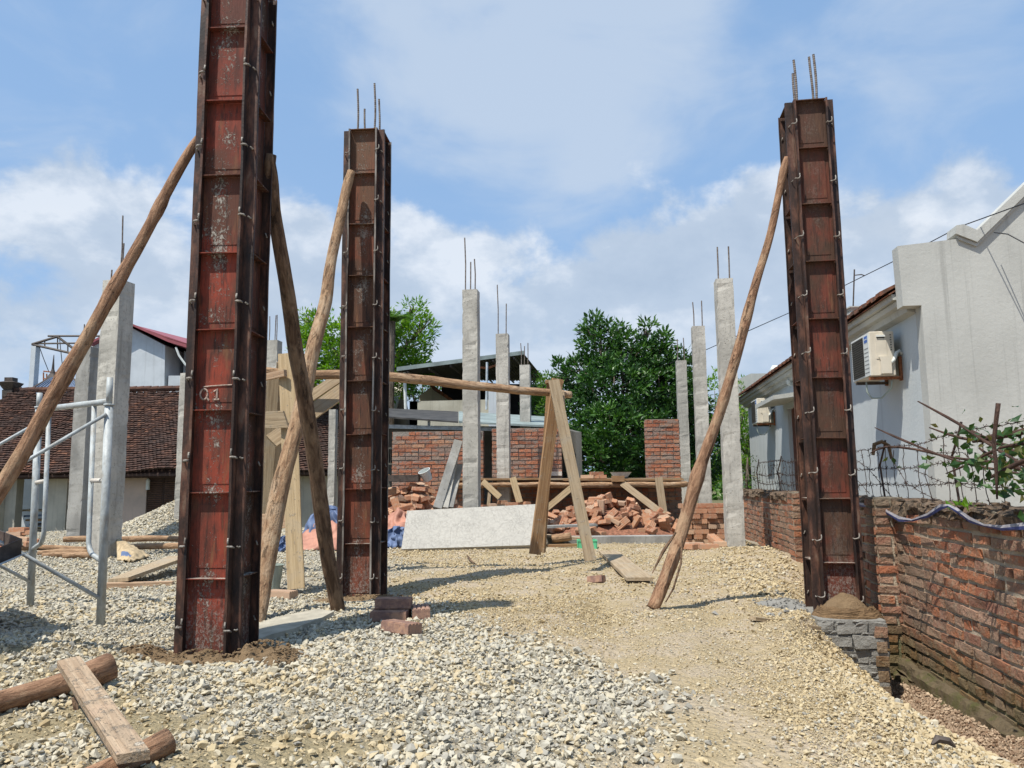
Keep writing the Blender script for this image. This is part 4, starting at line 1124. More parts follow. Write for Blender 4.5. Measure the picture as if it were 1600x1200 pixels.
for lv in (.06, .34, .62, 1.0):
    pts = []
    for t_ in posts:
        zt = t_[0].lerp(t_[1], min(1, lv / .68)) if lv < .68 else t_[1].lerp(t_[2], (lv - .68) / .32)
        if pts: pts.append(pts[-1].lerp(zt, .5) + Vector((0, 0, -.02 + random.uniform(-.02, .02))))
        pts.append(zt)
    barbed(pts, fence)
v = 3.3
while v < 12:
    z1 = .60 + .42 + random.uniform(-.05, .03); du = random.uniform(-.03, .02)
    barbed([UV(2.0, v, .60), UV(1.985 + du, v + random.uniform(-.04, .04), .80), UV(1.98, v + random.uniform(-.05, .05), .92), UV(1.97, v - .04, z1)], fence, step=.09)
    v += random.uniform(.15, .27)

for _ in range(9):
    v0 = random.uniform(3.2, 10.5); barbed([UV(1.99, v0, random.uniform(.62, .8)), UV(1.96, v0 + random.uniform(.2, .5), random.uniform(.7, 1.0)), UV(1.98, v0 + random.uniform(.6, 1.0), random.uniform(.75, 1.08))], fence, step=.10, r=.0022)
# striped ribbon draped on the wall
b = MB(); pr = [(1338, 787, 5.9), (1352, 790, 5.8), (1370, 783, 5.65), (1386, 800, 5.4), (1405, 811, 5.2), (1425, 813, 5.05), (1450, 805, 4.8), (1468, 793, 4.65), (1482, 790, 4.55), (1495, 797, 4.45), (1515, 812, 4.3), (1538, 821, 4.15), (1565, 825, 3.95), (1600, 822, 3.75), (1640, 818, 3.5)]
def on_u(px, py, u):
    d = ray(px, py); k = u / (d.x * UX.x + d.y * UX.y); return Vector((d.x * k, d.y * k, CH + d.z * k))
ctr = [on_u(px, py, WU - .055) for px, py, _ in pr]
vs = []; 
for i, c in enumerate(ctr):
    w_ = .012 + .005 * math.sin(i * 2.1); t_ = math.sin(i * 1.3) * .5
    vs += [c + Vector((0, 0, w_)) + UX * (-.006 * t_), c + UX * -.004, c + Vector((0, 0, -w_)) + UX * .008 * t_]
b.add(vs, [(i * 3, i * 3 + 3, i * 3 + 4, i * 3 + 1) for i in range(len(ctr) - 1)], 0); b.add(vs, [(i * 3 + 1, i * 3 + 4, i * 3 + 5, i * 3 + 2) for i in range(len(ctr) - 1)], 1)
rb = b.build('striped_ribbon', [ROPE, ROPE_BL]); tag(rb, 'limp white and navy striped plastic ribbon draped along the brick wall', 'ribbon')
md = rb.modifiers.new('thick', 'SOLIDIFY'); md.thickness = .002

# cut branches heaped on the wall at the right edge
def leafmesh(centers, dirs, sizes, tones, up=None, fold=.25, aspect=.45):
    N = len(centers); d = dirs / np.linalg.norm(dirs, axis=1, keepdims=True)
    r_ = rng.normal(size=(N, 3)); s = np.cross(d, r_); s /= np.linalg.norm(s, axis=1, keepdims=True) + 1e-9
    n = np.cross(s, d); L = sizes[:, None]
    p0 = centers; p3 = centers + d * L - n * L * .12
    a = centers + d * L * .45 + s * L * aspect * .5 + n * L * fold * .3; b_ = centers + d * L * .45 - s * L * aspect * .5 + n * L * fold * .3
    m_ = centers + d * L * .5
    v = np.stack([p0, a, p3, b_, m_], 1).reshape(-1, 3); base = (np.arange(N) * 5)[:, None]
    f = np.concatenate([base + np.array([[0, 4, 1]]), base + np.array([[1, 4, 2]]), base + np.array([[0, 3, 4]]), base + np.array([[3, 2, 4]])], 1).reshape(-1)
    return v, f, np.repeat(tones, 4)
br_def = [([(1434, 627), (1480, 652), (1530, 680), (1600, 712), (1660, 735)], .009, 'thin dark bare branch slanting down to the right over the wire, highest of the heap'),
          ([(1452, 668), (1500, 684), (1560, 692), (1600, 700), (1660, 690)], .008, 'thin brown branch with leaves lying just under the highest bare branch'),
          ([(1520, 690), (1550, 682), (1580, 678), (1610, 672), (1660, 668)], .014, 'thickest dark branch of the heap at the right edge above the wall'),
          ([(1360, 708), (1385, 698), (1430, 702), (1490, 715), (1560, 722), (1650, 728)], .007, 'long thin arching branch reaching farthest left over the wire'),
          ([(1367, 668), (1400, 683), (1440, 700), (1500, 722), (1600, 742)], .006, 'pale straight stick crossing under the arching branch'),
          ([(1530, 700), (1560, 722), (1600, 735), (1650, 742)], .010, 'short dark branch low in the leafy heap at the right edge'),
          ([(1478, 740), (1520, 722), (1560, 700), (1620, 690)], .006, 'thin twig rising to the right in the middle of the leafy heap'),
          ([(1500, 665), (1540, 690), (1580, 715), (1640, 750)], .007, 'thin twig falling to the right through the leafy heap'),
          ([(1540, 750), (1570, 735), (1600, 720), (1650, 700)], .009, 'lowest twig of the heap just above the wall top at the right edge'),
          ([(1558, 780), (1556, 720), (1553, 690), (1560, 630)], .008, 'upright twig standing in the leafy heap at the right edge')]
for i, (pp, r, lb) in enumerate(br_def):
    Y0 = 4.55 - .12 * i; pts = [P(px, py, Y0 - (px - 1450) * .0034) for px, py in pp]
    o = log('branch', pts, [r * .45] + [r] * (len(pts) - 2) + [r * 1.15], BRANCH, lb, 'branch', 'cut branches heaped on the wall', seed=20 + i, n=7)
    if i in (1, 2, 3, 5, 6, 7, 8):
        C, D, S, T = [], [], [], []
        for k in range({1: 40, 2: 60, 3: 16, 5: 90, 6: 45, 7: 50, 8: 60}[i]):
            j = random.uniform(.4 if i == 3 else .15, len(pts) - 1.01); q_ = pts[int(j)].lerp(pts[int(j) + 1], j % 1)
            off = Vector((random.gauss(0, .05), random.gauss(0, .06), random.gauss(-.03, .055)))
            C.append(q_ + off); D.append((random.gauss(0, .8), random.gauss(0, .6), random.gauss(-.25, .6))); S.append(random.uniform(.03, .065)); T.append(random.random() ** 1.6)
        v_, f_, t_ = leafmesh(np.array([tuple(c) for c in C]), np.array(D), np.array(S), np.array(T), aspect=.62)
        fast_mesh('leaves', v_, np.full(len(f_) // 3, 3), f_, LEAF_WILT, tone=t_, parent=o).matrix_local = o.matrix_world.inverted() @ Matrix.Translation(org(o))
# seedlings growing out of the cap
for i, (px, py) in enumerate(((1522, 796), (1553, 815), (1488, 792), (1506, 790))):
    c = on_u(px, py + 8, WU + .02); C = np.array([tuple(c + Vector((random.gauss(0, .012), random.gauss(0, .012), .01)))for _ in range(9)])
    v_, f_, t_ = leafmesh(C, rng.normal(size=(9, 3)) * [.6, .6, .3] + [0, 0, .8], rng.uniform(.04, .075, 9), rng.uniform(.4, 1, 9), aspect=.5)
    o = fast_mesh('seedling', v_, np.full(len(f_) // 3, 3), f_, LEAF_LIGHT, tone=t_)
    tag(o, ['bright green seedling on the wall top below the upright twig', 'small seedling hanging on the brick face below the wall top', 'tiny seedling on the wall top beside the crest of the ribbon', 'tiny seedling on the wall top just right of the ribbon crest'][i], 'seedling', 'seedlings on the wall')

# ------------------------------------------------------------------ pale blue house on the right
UV0 = UV
UV = lambda u, v, z=0.0: UV0(u + .10, v, z + .035)      # the house stands a little further right than the wall grid
hs = thing('blue_house', 'long pale blue single storey house with a tiled eave behind the brick wall', 'house', tuple(UV(5, 13, -.5)))
b = MB()
EZ = 2.62
# long wall with door opening
dv0, dv1 = 13.95, 15.0
for (v0, v1, z0, z1) in ((8.5, dv0, -.5, EZ), (dv1, 19.2, -.5, EZ), (dv0, dv1, 2.05, EZ)): b.uvbox(3.07, 3.22, v0, v1, z0, z1)
b.uvbox(3.07, 9, 19.2, 19.35, -.5, EZ); b.uvbox(8.9, 9.0, 8.5, 19.2, -.5, EZ)
b.build('long_wall', BLUE_WALL, hs)
b = MB(); b.uvbox(3.14, 3.18, dv0, dv1, -.5, 2.05); dr = b.build('door', DOOR_WOOD, hs)
b = MB()
for k in range(2): b.uvbox(3.128, 3.142, dv0 + .1 + k * .5, dv0 + .42 + k * .5, .2, 1.9)
b.build('door_panel', DOOR_WOOD, dr)
b = MB(); b.prism([UV(2.55, 13.6, 2.10), UV(3.07, 13.6, 2.16), UV(3.07, 13.6, 2.24), UV(2.55, 13.6, 2.17)], VX * 1.75); b.build('door_canopy', GREY_WALL, hs)
b = MB(); c = UV(3.0, 14.3, 2.42); b.tube([c + UX * .07, c, c + UX * -.02 + Vector((0, 0, .03)), c + UX * -.02 + Vector((0, 0, .09))], [.02, .02, .045, .05], 10); b.build('wall_lamp', PVC, hs)
b = MB()
b.prism([UV(3.07, 8.52, EZ - .14), UV(2.98, 8.52, EZ - .12), UV(2.96, 8.52, EZ - .06), UV(2.90, 8.52, EZ - .05), UV(2.88, 8.52, EZ), UV(3.07, 8.52, EZ)], VX * 10.9); b.build('cornice', GREY_WALL, hs)
b = MB()
b.prism([UV(3.07, 8.52, EZ + .003), UV(2.84, 8.52, EZ + .01), UV(2.83, 8.52, EZ + .07), UV(3.07, 8.52, EZ + .07)], VX * 10.9); b.build('cornice', GREY_WALL, hs)
# tiled roof slope: rows of rounded tiles
b = MB()
for k in range(70):
    v0 = 8.5 + k * .157
    for j in range(5):
        u0 = 2.76 + j * .3; z0 = EZ + .08 + j * .17 + .012 * (k % 2)
        b.prism([UV(u0, v0, z0 + .01 * random.random()), UV(u0 + .34, v0, z0 + .19), UV(u0 + .34, v0, z0 + .205), UV(u0, v0, z0 + .045)], VX * .150, 0, random.random())
b.prism([UV(2.8, 8.5, EZ + .075), UV(6.0, 8.5, EZ + 1.88), UV(9.1, 8.5, EZ + .1), UV(9.1, 8.5, EZ + .06), UV(6.0, 8.5, EZ + 1.83), UV(2.8, 8.5, EZ + .06)], VX * 10.8)
TILE_RED = material('orange brown roof tile', lambda t: (t.mix(t.math('MULTIPLY', t.step(t.noise(t.coord('World'), 9, 5, .65), .42, .62), .8), t.ramp(t.attr('tone'), [(0, (.20, .075, .04)), (.6, (.30, .115, .06)), (1, (.15, .08, .055))]), (.06, .045, .035)), t.noise(t.coord('World'), 40, 3), .004), .92)
b.build('tiled_roof', TILE_RED, hs)
# camera side end wall with parapet and raking gable
b = MB(); vf = 8.33
poly = [(3.05, -.5), (3.05, EZ - .1), (2.87, EZ - .1), (2.86, 3.16), (3.62, 3.22), (3.64, 3.14), (3.80, 3.30), (6.6, 5.85), (9.4, 3.3), (9.4, -.5)]
b.prism([UV(u, vf, z) for u, z in poly], VX * .17); b.build('end_wall', GREY_WALL, hs)
b = MB()
rk = [(3.42, 3.25), (3.62, 3.15), (6.62, 5.98), (6.62, 6.10), (3.63, 3.275), (3.50, 3.345), (3.43, 3.335)]
b.prism([UV(u, vf - .05, z) for u, z in rk], VX * .23); b.build('raking_coping', GREY_WALL, hs)
b = MB(); rk2 = [(3.46, 3.19), (3.62, 3.11), (6.62, 5.94), (6.62, 5.975), (3.62, 3.145), (3.44, 3.235)]
b.prism([UV(u, vf - .025, z) for u, z in rk2], VX * .025); b.build('raking_coping', GREY_WALL, hs)

# air conditioner outdoor units
def ac_unit(v, label, du=0, dz=0):
    r_ = thing('air_conditioner', label, 'air conditioner', tuple(UV(2.87, v + .33, 1.93)), 'outdoor air conditioner units')
    u0, u1 = 2.72 + du, 2.98 + du; z0, z1 = 1.88 + dz, 2.38 + dz; L = .66
    b = MB(); b.uvbox(u0, u1, v, v + L, z0, z1); b.build('casing', AC_WHITE, r_, bevel=.008)
    b = MB(); b.uvbox(u0 - .008, u0 + .004, v + .02, v + L - .01, z0 + .01, z1 - .01); b.build('front_cover', AC_PALE, r_)
    b = MB(); b.uvbox(u0 - .011, u0 - .009, v + .2, v + L - .04, z0 + .03, z1 - .03); gz = b.build('fan_opening', BLACK_IN, r_)
    b = MB()
    for k in range(13):
        vv = v + .2 + (L - .24) * (k + .5) / 13; b.uvbox(u0 - .016, u0 - .0125, vv - .002, vv + .002, z0 + .03, z1 - .03)
    for k in range(17):
        zz = z0 + .03 + (z1 - z0 - .06) * (k + .5) / 17; b.uvbox(u0 - .0195, u0 - .016, v + .2, v + L - .04, zz - .002, zz + .002)
    b.build('grille', GRILLE, r_)
    b = MB()
    for k in range(7):
        zz = z0 + .05 + k * .045; b.uvbox(u0 - .011, u0 - .008, v + .035, v + .18, zz, zz + .004)
    b.build('louvre_lines', GRILLE, r_)
    b = MB(); b.uvbox(u0 - .0105, u0 - .0082, v + .05, v + .16, z1 - .11, z1 - .035); b.build('label', LABEL_BLUE, r_)
    b = MB(); b.uvbox(u0 - .0125, u0 - .0106, v + .06, v + .145, z1 - .078, z1 - .068); b.build('label_line', AC_PALE, r_)
    b = MB(); b.uvbox(u0 + .06, u0 + .175, v - .006, v + .002, z0 + .19, z1 - .035); b.build('service_panel', AC_PALE if False else AC_WHITE, r_)
    b = MB(); b.uvbox(u0 + .07, u0 + .165, v - .022, v - .006, z1 - .065, z1 - .045); b.build('handle_recess', AC_PALE, r_)
    b = MB(); b.uvbox(u0 + .075, u0 + .16, v - .0075, v - .0055, z1 - .078, z1 - .066); b.build('handle_shadow_gap', BLACK_IN, r_)
    b = MB(); b.prism([UV(u0 + .08, v - .002, z0 + .21), UV(u0 + .185, v - .002, z0 + .21), UV(u0 + .205, v - .002, z0 + .16), UV(u0 + .205, v - .002, z0 + .02), UV(u0 + .095, v - .002, z0 + .02), UV(u0 + .095, v - .002, z0 + .16)], VX * -.035); b.build('valve_cover', AC_WHITE, r_)
    for k in range(7):
        b = MB(); b.uvbox(u1 - .045 + .004 * (k % 2), u1 - .028, v - .003, v - .0005, z1 - .05 - k * .028, z1 - .038 - k * .028); b.build('stencil_mark', GRILLE, r_)
    c = UV(u0 + .19, v - .02, z0 + .12)
    b = MB(); b.tube([c, c + UX * .05 + Vector((0, 0, .05)), c + UX * .085 + VX * .02 + Vector((0, 0, .13)), c + UX * .13 + VX * .06 + Vector((0, 0, .16)), c + UX * .16 + VX * .06 + Vector((0, 0, .12))], [.014, .019, .020, .019, .018], 8); b.build('insulated_pipe', PVC, r_, smooth=True)
    b = MB(); h0 = UV(u0 + .03, v + .3, z0 - .03)
    b.tube([h0, h0 + Vector((0, 0, -.12)), h0 + UX * .05 + Vector((0, 0, -.19)), h0 + UX * .12 - VX * .1 + Vector((0, 0, -.20)), h0 + UX * .20 - VX * .2 + Vector((0, 0, -.10)), h0 + UX * .21 - VX * .22 + Vector((0, 0, .02))], .009, 7); b.build('drain_hose', BUCKET_GREY, r_, smooth=True)
    for vv in (v + .06, v + L - .12):
        bm_ = MB(); bm_.uvbox(u0 - .005, 3.068, vv, vv + .04, z0 - .035, z0 - .005); bm_.build('bracket', RUST if vv < v + .1 else DARKSTEEL, r_)
        bm_ = MB(); bm_.uvbox(3.04, 3.068, vv + .001, vv + .039, z0 - .05, z0 + .22); bm_.build('bracket', RUST, r_)
ac_unit(8.98, 'nearer cream air conditioner unit high on the pale blue wall beside the formwork column')
ac_unit(16.1, 'farther small air conditioner unit on the pale blue wall beside the door canopy')

UV = UV0
# things behind the blue house
def hutbox(name, label, cat, pxa, pxb, ytop, Y, zb, depth, mat, group=None):
    a, c = P(pxa, ytop, Y), P(pxb, ytop, Y); b = MB(); zt = (a.z + c.z) / 2
    b.prism([Vector((a.x, Y, zb)), Vector((c.x, Y, zb)), Vector((c.x, Y, zt)), Vector((a.x, Y, zt))], (0, depth, 0)); return a, c, zt, b
a, c, zt, b = hutbox('', '', '', 1173, 1290, 583, 23, -.6, 3, None)
o = b.build('grey_building', GREY_WALL); tag(o, 'plain pale grey rendered building rising behind the far end of the blue house', 'building')
t_ = thing('roof_tank', 'small pale round water tank on top of the grey building behind the blue house', 'water tank', tuple(P(1215, 582, 24)))
b = MB(); q_ = P(1214, 583, 24); b.tube([q_ + Vector((-.15, 0, .02)), q_ + Vector((-.1, 0, .14)), q_ + Vector((.25, 0, .14)), q_ + Vector((.3, 0, .02))], .11, 10); b.build('tank_body', PVC, t_, smooth=True)
fp = thing('ornamental_post', 'pale stepped ornamental pillar cap with a thin lamp rod behind the tiled roof', 'pillar', tuple(P(1337, 505, 15)))
q_ = P(1337, 505, 15); q_.z = EZ
b = MB()
zt = P(1337, 481, 15).z; s_ = 15 / 1209
for (w, za, zb) in ((15, -3.2, -.0), (26, 0, 4), (19, 4, 9), (22, 9, 12), (27, 12, 14)):
    b.box((q_.x, q_.y, zt + (za + zb) / 2 * s_ - 14 * s_ if za >= 0 else zt - 14 * s_ - .9), (w * s_, w * s_, (zb - za) * s_ if za >= 0 else 1.8))
b.build('pillar_cap', GREY_WALL, fp)
b = MB(); t0 = Vector((q_.x - .03, q_.y, zt)); t1 = P(1335, 421, 15); b.tube([t0, t1], .014, 6); b.tube([P(1336, 430, 15), P(1346, 429, 15), P(1351, 431, 15)], [.01, .012, .012], 5); b.build('lamp_rod', DARKSTEEL, fp)

# overhead cables
b = MB(); cp = [P(1660, 296, 6.4), P(1600, 318, 7.0), P(1500, 354, 8.0), P(1405, 404, 9.3), P(1235, 488, 12), P(1165, 519, 14), P(1100, 548, 16.5), P(980, 592, 20), P(880, 622, 24)]
b.tube(cp, [.006] * 5 + [.008] * 2 + [.012] * 2, 5); tag(b.build('overhead_cable', CABLE), 'thin black cable sagging from the grey gable down to the dark tree', 'cable')
b = MB(); b.tube([UV(3.85, 8.2, 3.25), P(1575, 366, 7.4), P(1610, 385, 7.2), P(1660, 415, 7.0)], .006, 5); tag(b.build('service_wire', CABLE), 'short black wire crossing the grey end wall below the sloping coping', 'cable')

# ------------------------------------------------------------------ half built brick walls and work platform in the middle distance
YB = 13.2
def Xz(px, Y): return P(px, 752, Y).x
def wall_between(pxa, pxb, ytop, Y, zb, label, ragged=.15, thick=.20, name='brick_wall', cat='brick wall'):
    xa, xb = Xz(pxa, Y), Xz(pxb, Y); zt = P((pxa + pxb) / 2, ytop, Y).z
    return brick_wall(name, label, cat, Vector((xa, Y, zb)), Vector((1, 0, 0)), xb - xa, zt - zb, thick, [NEWBRICK, MORTAR_NEW], bl=.21, bh=.055, mj=.014, ragged=ragged, both=False, group='half built brick walls')
wall_between(613, 755, 674, YB, -.1, 'half built brick wall left of the dark doorway, stepped at its left top', .35)
wall_between(770, 878, 669, YB, -.1, 'half built brick wall between the dark doorway and the tree', .0)
wall_between(1013, 1064, 655, YB, -.1, 'free standing narrow brick pier in front of the dark tree', 0, name='brick_pier', cat='brick pier')
wall_between(878.5, 1012.5, 750, YB, -.1, 'low brick wall under the platform between the tall wall and the narrow pier', 0)
# cement patches piece on the right wall
b = MB(); b.box(P(863, 740, YB - .04), (.32, .05, .07)); tag(b.build('cement_bag', WHITEPAINT), 'small whitish cement heap at the foot of the brick wall beside the trestle', 'cement bag')

pf = thing('work_platform', 'low bricklayers platform of planks and poles in front of the half built walls', 'platform', tuple(P(880, 800, 12.1)))
YP = 12.2
def part_plank(nm, pa, pb, w, t, mat=PLANK_BRN, up=(0, 0, 1)): plank(nm, pa, pb, w, t, mat, up=up, parent=pf)
for k, (pa, pb, dy, w) in enumerate(((690, 860, 0, .22), (742, 905, .24, .24), (880, 1066, .02, .25), (895, 1060, .27, .22), (700, 1000, .49, .25), (885, 1065, .51, .24), (690, 1064, .72, .23), (690, 1064, .91, .15))):
    part_plank('deck_plank', P(pa, 749.5 - k % 2, YP + dy), P(pb, 748 + (k % 3) * .7, YP + dy), w, .028, (PLANK_BRN, PLANK_GRY)[k % 2])
for k, (pa, pb, Y, r) in enumerate(((688, 900, YP - .1, .035), (860, 1074, YP - .08, .045), (700, 1070, YP + .72, .04))):
    log('bearer_pole', [P(pa, 758, Y), P((pa + pb) / 2, 757.5, Y), P(pb, 757, Y)], r, BARK_TAN, None, parent=pf, seed=30 + k)
def pfl(a, b_, w, mat=PLANK_YEL, Y0=YP - .16, Y1=None): plank('strut', P(*a, Y0), P(*b_, Y1 or Y0 - .05), w, .03, mat, up=(0, -1, .1), parent=pf)
pfl((972, 755), (1042, 808), .10, PLANK_GRY, YP - .18, YP - .5); pfl((1029, 746), (1038, 812), .115, PLANK_GRY, YP - .24, YP - .3)
pfl((899, 757), (853, 795), .09); pfl((754, 752), (781, 777), .09, PLANK_YEL); pfl((801, 746), (812, 785), .10, PLANK_YEL, YP - .2)
pfl((853, 750), (847, 788), .04, PLANK_GRY); pfl((765, 768), (762, 800), .05, PLANK_GRY)
plank('loose_block', P(956, 748, YP - .15), P(975, 748, YP - .15), .12, .09, PLANK_BRN, up=(0, 0, 1), parent=pf)
for i, px in enumerate((918, 926, 937, 932)):
    q_ = P(px, 745 - (5 if i == 3 else 0), YP + .1); brick(q_, (R(90), 0, R(75 + 9 * i)), ('leftmost', 'second', 'rightmost', 'topmost')[i] + ' of the four loose bricks on the platform in front of the tree', 'bricks on the platform')
# mixing pan on the platform
mp = thing('mixing_pan', 'shallow grey metal mixing pan standing on the platform', 'mixing pan', tuple(P(970, 745, 12.2)))
b = MB(); q_ = P(970, 746, 12.45); r = 17 * 12.4 / 1209
vs = []; n = 20
for (rr, zz) in ((.62, 0), (.98, .085), (1.02, .085), (.96, .080), (.60, .01)):
    for k in range(n): vs.append(q_ + Vector((rr * r * math.cos(2 * math.pi * k / n), rr * r * .8 * math.sin(2 * math.pi * k / n), zz)))
b.add(vs, [(j * n + k, j * n + (k + 1) % n, (j + 1) * n + (k + 1) % n, (j + 1) * n + k) for j in range(4) for k in range(n)] + [tuple(range(n)), tuple(4 * n + k for k in range(n))]); b.build('pan_body', STEEL_BLUE, mp)

# kerb strip, slabs and planks lying near it
ka, kb = P(890, 848, 9.9), P(1078, 846, 10.0)
b = MB(); b.prism([Vector((ka.x - 1.0, 10.0, -.1)), Vector((kb.x + .1, 10.1, -.1)), Vector((kb.x + .1, 10.1, P(1078, 838, 10).z)), Vector((ka.x - 1.0, 10.0, P(890, 839, 10).z))], (0, .22, 0)); tag(b.build('concrete_kerb', CONC_DARK), 'low grey concrete kerb in front of the right hand brick heap', 'kerb')

def heap(cx, cy, rx, ry, h, n, label, group, seed, z0=0.0):
    random.seed(seed)
    for i in range(n):
        for _ in range(30):
            a = random.uniform(-1, 1); c = random.uniform(-1, .55)
            d = math.hypot(a, c)
            if d < 1: break
        hh = h * (1 - d ** 1.5) * (.85 + .3 * random.random()); x = cx + a * rx; y = cy + c * ry
        k = random.random()
        rot = (R(90) + random.gauss(0, .30), random.gauss(0, .25), random.uniform(0, 6.28)) if k < .55 else ((random.gauss(R(90), .7), random.gauss(0, .6), random.uniform(0, 6.28)) if k < .85 else (random.gauss(0, .35), random.gauss(0, .35), random.uniform(0, 6.28)))
        brick((x, y, z0 + max(0, hh) + .03), rot, label, group)
ph = P(955, 800, 11.35); heap(ph.x, 11.45, 1.0, .75, .42, 100, 'orange grooved bricks tipped in the heap under the right half of the platform', 'right brick heap', 3, .07)
heap(P(880, 800, 11.4).x, 11.5, .55, .45, .24, 42, 'orange grooved bricks tipped in the heap under the right half of the platform', 'right brick heap', 4, .07)
ph2 = P(640, 790, 10.9); heap(ph2.x, 11.0, 1.0, .8, .66, 112, 'orange grooved bricks tipped in the heap behind the tarpaulins', 'left brick heap', 5, .05)
def core(cx, cy, rx, ry, h, z0, name):
    b = MB(); n = 20; m_ = 7; vs = []
    for j in range(m_):
        d = j / (m_ - 1)
        for k in range(n): vs.append(Vector((cx + rx * d * math.cos(2 * math.pi * k / n), cy + ry * d * math.sin(2 * math.pi * k / n), z0 + h * (1 - d ** 1.5) + .02 * mnoise.noise(Vector((j * 3, k * 3, 1))))))
    b.add(vs, [(j * n + k, j * n + (k + 1) % n, (j + 1) * n + (k + 1) % n, (j + 1) * n + k) for j in range(m_ - 1) for k in range(n)])
    o = b.build(name, BRICKDUST); return o
BRICKDUST = simple('brick dust and chips', (.22, .10, .06), .95, 0, .4, 30, .01)
for a_ in ((ph.x, 11.45, 1.05, .8, .34, .03), (P(880, 800, 11.4).x, 11.5, .6, .5, .17, .03), (ph2.x, 11.0, 1.05, .85, .54, .0)):
    tag(core(*a_, 'brick_rubble'), 'brick dust and chips filling the heap of tipped bricks', 'rubble', None, 'stuff')
for i, (px, py, Y, rz) in enumerate(((935, 846 - 12, 10.7, 40), (1000, 828, 10.9, 5), (770, 790, 11.6, 10), (800, 788, 11.9, 80), (820, 787, 12, 30), (750, 792, 11.5, 50), (785, 785, 12.1, 20))):
    q_ = P(px, py, Y); q_.z = max(q_.z, Hz(q_.x, q_.y) + .03); brick(q_, (R(90), 0, R(rz)), ['stray brick lying at the left just behind the concrete kerb', 'stray brick lying near the middle of the concrete kerb', 'stray brick right of the middle concrete column, nearest its foot', 'stray brick at the foot of the second middle column, turned sideways', 'stray brick right of the second middle concrete column', 'stray brick directly beside the tall middle column above the white board', 'stray brick just left of the second middle column'][i], 'stray bricks')
# stacked bricks by the thick concrete column
random.seed(12)
st = P(1104, 860, 9.7)
for r_ in range(7):
    for c in range(6 if r_ < 6 else 5):
        lay = r_ % 2 == 0 and c < 2
        x = st.x - .22 + c * .098; z = .035 + r_ * .062
        brick((x + random.uniform(-.008, .008), 9.75 + random.uniform(-.035, .035), z), (R(90), 0, R(random.gauss(0, 3))), 'bricks laid in the neat knee high stack beside the thick concrete column', 'stacked bricks')
for i in range(4):
    brick((st.x - .20 + i * .21, 9.78, .035 + 7 * .062), (R(90), 0, R(90 + random.gauss(0, 3))), 'bricks laid in the neat knee high stack beside the thick concrete column', 'stacked bricks')
for i, (px, py, Y, rz, tilt) in enumerate(((1085, 856, 9.2, 80, 0), (1100, 860, 9.0, 60, .1), (1118, 852, 9.3, 20, .4), (1130, 858, 9.15, 75, 0), (1062, 862, 8.9, 85, 0), (1075, 866, 8.8, 40, 0), (1108, 866, 8.9, 85, 0))):
    q_ = P(px, py, Y); q_.z = Hz(q_.x, q_.y) + .04 + .05 * (i == 2); brick(q_, (R(90) + tilt, 0, R(rz)), ['pinkish brick touching the front left of the neat brick stack', 'pinkish brick flat before the middle of the neat stack', 'tilted pinkish brick leaning up at the foot of the neat stack', 'pinkish brick nearest the foot of the thick concrete column', 'pinkish brick farthest left in front of the neat stack', 'pinkish brick turned at an angle, left and nearest the viewer before the stack', 'pinkish brick lying nearest the viewer, right of the angled one'][i], 'bricks at the foot of the stack')
def gplank(a, b_, w, t, mat, lb, cat='plank', dz=.02, da=0, db=0):
    pa, pb = on(*a, dz + da), on(*b_, dz + db); return plank('plank', pa, pb, w, t, mat, lb, cat, up=(0, 0, 1))
gplank((950, 862), (1000, 905), .20, .026, PLANK_GRY, 'short cement covered board lying alone on the gravel right of the trestle', dz=.03)
plank('plank', P(930, 862, 9.5) , P(1078, 852, 9.9), .12, .025, PLANK_PINK, 'long pale plank lying along the front of the kerb', up=(0, 0, 1))
plank('plank', P(853, 837, 10.0), P(925, 843, 9.85), .15, .03, PLANK_GRY, 'pale plank lying beside the right end of the white board', up=(0, 0, 1))
plank('plank', P(853, 853, 9.5), P(925, 851, 9.6), .08, .03, PLANK_BRN, 'brown plank lying in front of the green plastic crate', up=(0, 0, 1))
plank('plank', P(853, 823, 10.4), P(930, 820, 10.6), .16, .03, CONC_DARK, 'grey slab like plank lying before the right hand brick heap', up=(0, 0, 1))
log('short_log', [P(862, 842, 9.75), P(892, 838, 9.75)], .05, BARK_TAN, 'short pale log lying beside the right end of the white board', seed=40)
gc = thing('green_crate', 'mint green plastic crate behind the right leg of the trestle', 'crate', tuple(P(918, 858, 9.45)))
q_ = P(917, 850, 9.5); b = MB()
for dx, dy, sx, sy in ((0, -.09, .22, .008), (0, .09, .22, .008), (-.11, 0, .008, .188), (.11, 0, .008, .188)): b.box((q_.x + dx, q_.y + dy, q_.z), (sx, sy, .105))
b.box((q_.x, q_.y, q_.z - .05), (.21, .18, .006)); b.build('crate_body', GREENBOX, gc)
b = MB(); b.box((q_.x, q_.y - .097, q_.z + .045), (.235, .008, .014)); b.build('rim', GREENBOX, gc)
